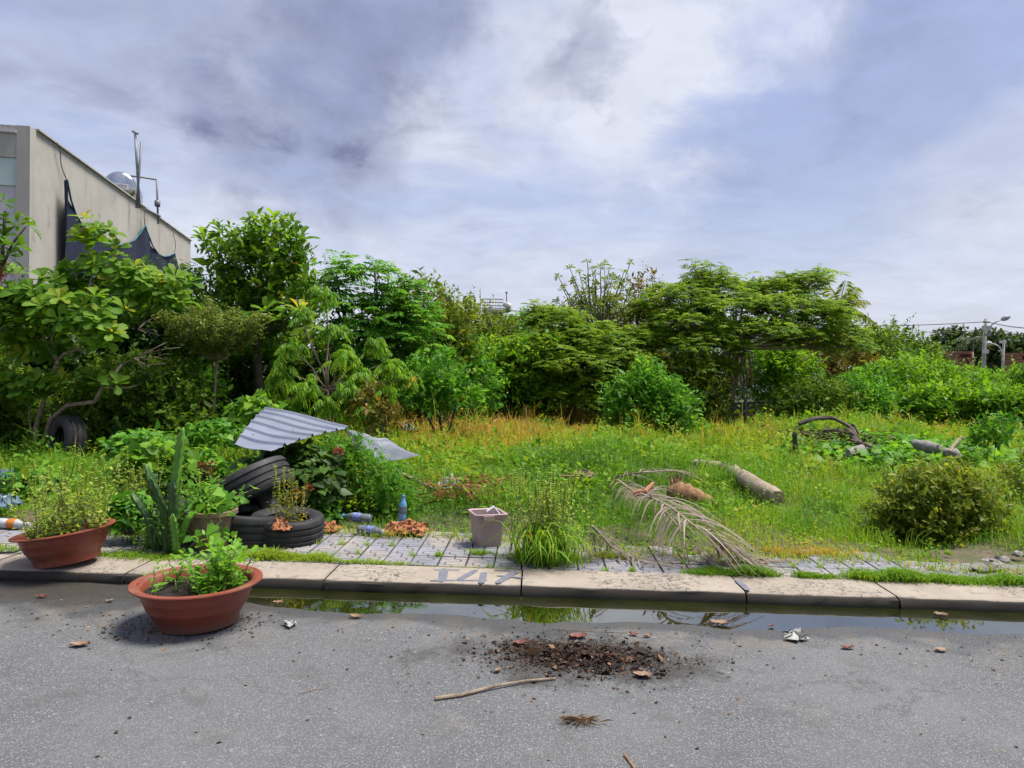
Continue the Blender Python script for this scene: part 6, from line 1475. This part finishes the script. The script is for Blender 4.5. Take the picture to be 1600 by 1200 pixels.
# grey timber heap under the spreading tree
planks = [((1112, 640, 19.6), (1178, 637, 19.7), 'topmost pale board of the timber heap'), ((1102, 650, 19.5), (1190, 646, 19.7), 'long dark board low in the timber heap'), ((1125, 632, 19.9), (1205, 628, 20.1), 'back board of the timber heap reaching right'), ((1108, 657, 19.3), (1198, 655, 19.5), 'lowest board of the timber heap'), ((1160, 575, 19.8), (1166, 658, 19.0), 'tall thin pole leaning before the timber heap'), ((1120, 612, 19.9), (1172, 650, 19.2), 'crossing stick in the timber heap'), ((1190, 632, 19.3), (1167, 656, 19.0), 'short stick crossing the tall pole foot'), ((1088, 660, 19.0), (1110, 628, 19.4), 'leaning stick left of the timber heap')]
for k, (a, b_, lbl) in enumerate(planks):
    stick = k >= 4; A_, B_ = P(*a), P(*b_)
    if stick: log(lbl, wob(A_, B_, 5, .015), [.03, .022], 'timber_grey', 'pole', 'pole')
    else:
        ax = nrm(B_ - A_); yv = nrm(np.cross([0, 0, 1], ax)); Mq = np.stack([ax, yv, np.cross(ax, yv)], 1)
        single('plank', MB().box((A_ + B_) / 2, (np.linalg.norm(B_ - A_), .2, .05), Mq), 'timber_grey', lbl, 'plank', (A_ + B_) / 2, 'grey boards of the timber heap', False)
for k in range(6):
    a = P(1140 + 6 * k, 552, 20.4); b_ = P(1135 + 8 * k, 603, 20.0); single('bamboo_stake', MB().tube(wob(a, b_, 4, .02), .03, .03, 6), 'log_orange', ['first', 'second', 'third', 'fourth', 'fifth', 'sixth'][k] + ' from left of the brown stakes below the spreading tree', 'stake', b_, 'brown stakes below the spreading tree')
log('fallen stick leaning from tarp towards the brown twig heap', [G(617, 735, .35), G(650, 750, .3), G(680, 765, .25)], [.02, .014], 'bark_pale', 'stick', 'stick')

# ------------------------------------------------------------------ litter on the road
lb = LB(); n_ = 4200; c = G(900, 1026, RZ); a = rng.normal(0, 1, (n_, 2)); x_ = c[0] + a[:, 0] * .26 + .02; y_ = c[1] + a[:, 1] * .13 - a[:, 0] * .02
keep = rng.uniform(0, 1, n_) < 1.2 * np.exp(-.15 * (a ** 2).sum(1)); x_, y_ = x_[keep], y_[keep]; m_ = len(x_)
hh_ = .028 * np.exp(-(((x_ - c[0]) / .25) ** 2 + ((y_ - c[1]) / .13) ** 2)); ax = rdir(m_, -.3, .5)
lb.add(T_DIA, np.stack([x_, y_, ZR(x_, y_) + .004 + hh_ * rng.uniform(.1, 1, m_)], 1), ax, up_normal(ax, .6), np.exp(rng.normal(-4.3, .55, m_)), rng.uniform(.25, .9, m_), np.clip(rng.beta(1.0, 1.7, m_), 0, 1))
tag(lb.build('leaf_litter', 'litter'), 'dark heap of rotting leaves and soil on the asphalt', 'leaf litter', kind='stuff')
def flat_pile(name, label, px, py, rx, ry, h, mat):
    c = G(px, py, RZ); Gd = []
    for i in range(9):
        row = []
        for j in range(28):
            w = 2 * math.pi * j / 27; q_ = i / 8 * (1 + .14 * math.sin(3 * w + 1) + .10 * math.sin(7 * w) + .06 * math.sin(13 * w) + rng.normal(0, .03)); x2, y2 = c[0] + rx * q_ * math.cos(w), c[1] + ry * q_ * math.sin(w)
            row.append((x2, y2, float(ZR(x2, y2)) + h * (1 - i / 8) ** .7 * (1 + .3 * rng.normal()) * (j < 27) + (.0015 if i < 8 else -.004)))
        row[27] = row[0]; Gd.append(row)
    return single(name, MB().grid(np.array(Gd)), mat, label, 'soil', (c[0], c[1], RZ), None, True, 60, 'stuff')
flat_pile('soil_heap', 'spilt dark soil beneath the rotting leaves on the road', 905, 1020, .40, .17, .012, 'pot_soil')
lb = LB(); n_ = 520
for (px, py, sx, sy, m_) in ((900, 1030, .6, .3, 170), (100, 960, .5, .16, 120), (262, 985, .25, .11, 260), (385, 970, .09, .09, 120), (1300, 1005, .9, .16, 60), (700, 985, .7, .12, 50), (1560, 1020, .3, .15, 30), (600, 1100, 1.0, .35, 26), (1200, 1090, .9, .35, 24)):
    c = G(px, py, RZ); x_ = c[0] + rng.normal(0, sx, m_); y_ = np.minimum(c[1] + rng.normal(0, sy, m_), YK - .02); z_ = np.maximum(ZR(x_, y_), WATER) + .003; ax = nrm(np.stack([rng.normal(0, 1, m_), rng.normal(0, 1, m_), rng.normal(0, .12, m_)], 1))
    lb.add(T_DIA, np.stack([x_, y_, z_], 1), ax, up_normal(ax, .25), rng.uniform(.008, .03, m_), rng.uniform(.25, .8, m_), rng.uniform(.3, 1, m_))
tag(lb.build('road_crumbs', 'litter'), 'scattered bits of dry leaf and straw on the road', 'leaf litter', kind='stuff')
plain('leaf_red', (.20, .05, .03), (.10, .032, .022), .6, 30, spec=.4); plain('leaf_tan', (.27, .17, .105), (.16, .095, .06), .7, 30)
def dry_leaf(label, px, py, L_, mat, az, z=None, curl=.22):
    L_ = L_ * .8
    c = G(px, py, RZ); c[2] = max(float(ZR(c[0], c[1])), WATER) + .012 if z is None else z; d = np.array([math.cos(az), math.sin(az), 0]); s_ = np.array([-d[1], d[0], 0]); Gd = []
    for i in range(8):
        f = i / 7; w = L_ * .30 * math.sin(math.pi * (f * .92 + .05)) ** .8; row = []
        for j in range(5):
            q_ = (j - 2) / 2; row.append(c + d * L_ * (f - .5) + s_ * w * q_ + np.array([0, 0, curl * L_ * (.35 * q_ * q_ + .5 * (f - .5) ** 2) + rng.normal(0, .0025)]) + (s_ * rng.normal(0, .09) * w + d * rng.normal(0, .02) * L_) * (abs(q_) > .9))
        Gd.append(row)
    Gd = np.array(Gd); return single('dry_leaf', MB().grid(Gd).grid((Gd - [0, 0, .0015])[:, ::-1]), mat, label, 'leaf', c, 'fallen leaves on the road')
for args in (('largest red-brown curled leaf at back of the rotting heap', 903, 995, .13, 'leaf_red', .2), ('dark red leaf at left end of the rotting heap', 812, 1005, .10, 'leaf_red', .4), ('red-brown leaf on the front right of the rotting heap', 947, 1028, .12, 'leaf_red', 1.0), ('dull red leaf right of the rotting heap by the damp edge', 990, 991, .07, 'leaf_red', 2.6), ('tan leaf next to the dull red leaf by the damp edge', 1012, 994, .06, 'leaf_tan', .3),
             ('tan leaf left of the rotting heap', 778, 1050, .06, 'leaf_tan', 1.2), ('dark curled leaf at right tip of the rotting heap', 1005, 1058, .12, 'leaf_tan', -.1), ('reddish leaf floating in the puddle right of centre', 1125, 970, .14, 'leaf_tan', -.15), ('small dark leaf floating beside the reddish one', 1205, 974, .06, 'leaf_red', .5), ('pale leaf floating against the kerb at far right', 1470, 957, .10, 'leaf_tan', -.4),
             ('red-brown leaf on the damp asphalt right of white scrap', 1325, 1013, .09, 'leaf_red', .1), ('dark leaf on asphalt at far right edge of the damp', 1470, 1016, .09, 'leaf_tan', .3), ('tan leaf in the puddle right of road pot', 435, 938, .08, 'leaf_tan', .1), ('pinkish leaf at the puddle edge right of road pot', 556, 962, .10, 'leaf_tan', -.2), ('brown leaf on the mud left of road pot', 172, 937, .06, 'leaf_tan', .8), ('red-brown leaf on the mud below the kerb pot', 65, 930, .08, 'leaf_red', .2), ('tan leaf flake on asphalt left of road pot foot', 125, 1010, .12, 'leaf_tan', .3)):
    dry_leaf(*args)
crumple('paper_scrap', 'crumpled white paper on the damp asphalt at right', 'paper', gq(1243, 998, .045, .04, RZ - .008), .05, 'paper', 10)
crumple('paper_scrap', 'flattened white scrap on asphalt right of the road pot', 'paper', gq(453, 977, .03, .02, RZ - .004), .025, 'paper', 8)
def on(px, py, r=.006): c = G(px, py, RZ); c[2] = float(ZR(c[0], c[1])) + r; return c
single('stick', MB().tube([on(680, 1093, .009), on(720, 1088, .010), on(770, 1077, .014), on(820, 1068, .012), on(868, 1063, .009)], .009, .005, 7), 'bark_pale', 'long pale crooked stick lying on the asphalt', 'stick', on(680, 1093))
single('straw', MB().tube([on(862, 980), on(920, 984), on(980, 988)], .003, .002, 5), 'bark_pale', 'thin straw stalk behind the rotting heap at puddle edge', 'straw', on(862, 980))
single('stick', MB().tube([on(975, 1180), on(984, 1192), on(992, 1204)], .005, .004, 5), 'log_orange', 'short twig at the bottom edge of the picture', 'stick', on(975, 1180))
single('straw', MB().tube([on(470, 1086), on(490, 1078), on(512, 1076)], .002, .0015, 5), 'bark_pale', 'single pale straw on asphalt right below the road pot', 'straw', on(470, 1086))
lb = LB(); c = on(905, 1131); n_ = 110; q_ = c + np.stack([rng.normal(0, .035, n_), rng.normal(0, .012, n_), rng.uniform(.002, .02, n_)], 1); a = rng.normal(0, .5, n_) + (rng.uniform(0, 1, n_) > .5) * math.pi
lb.add(T_DIA, q_, np.stack([np.cos(a), np.sin(a), rng.normal(0, .15, n_)], 1), up_normal(q_, .3), rng.uniform(.03, .07, n_), .06, rng.uniform(.85, 1, n_))
o_ = lb.build('straw_wisp', 'litter', None, c); o_.location = [float(v) for v in c]; tag(o_, 'small wisp of yellow straw on the asphalt below the stick', 'straw', kind='stuff')
# rubble at the end of the paving, far right
for k, (px, py, s_) in enumerate(((1548, 890, .10), (1566, 878, .06), (1590, 870, .05), (1530, 893, .07))):
    c = G(px, py, .1); n_ = 10; d_ = rdir(n_, -.6, 1); mb = MB(); M_ = rotm('Z', k) 
    prof = [(0, -.3 * s_), (.7 * s_, -.2 * s_), (.95 * s_, .05 * s_), (.6 * s_, .4 * s_), (0, .45 * s_)]; mb.lathe(prof, c + np.array([0, 0, .02]), M_, 7); mb.V = [tuple(np.array(v) + rng.normal(0, .1 * s_, 3)) for v in mb.V]
    single('rubble', mb, 'concrete_bit', ['largest grey rubble lump at the right end of the paving', 'small rubble lump behind the largest one', 'rubble lump at the right edge on dark soil', 'flat rubble lump left of the largest one'][k], 'rubble', c, 'rubble at the paving end', False)
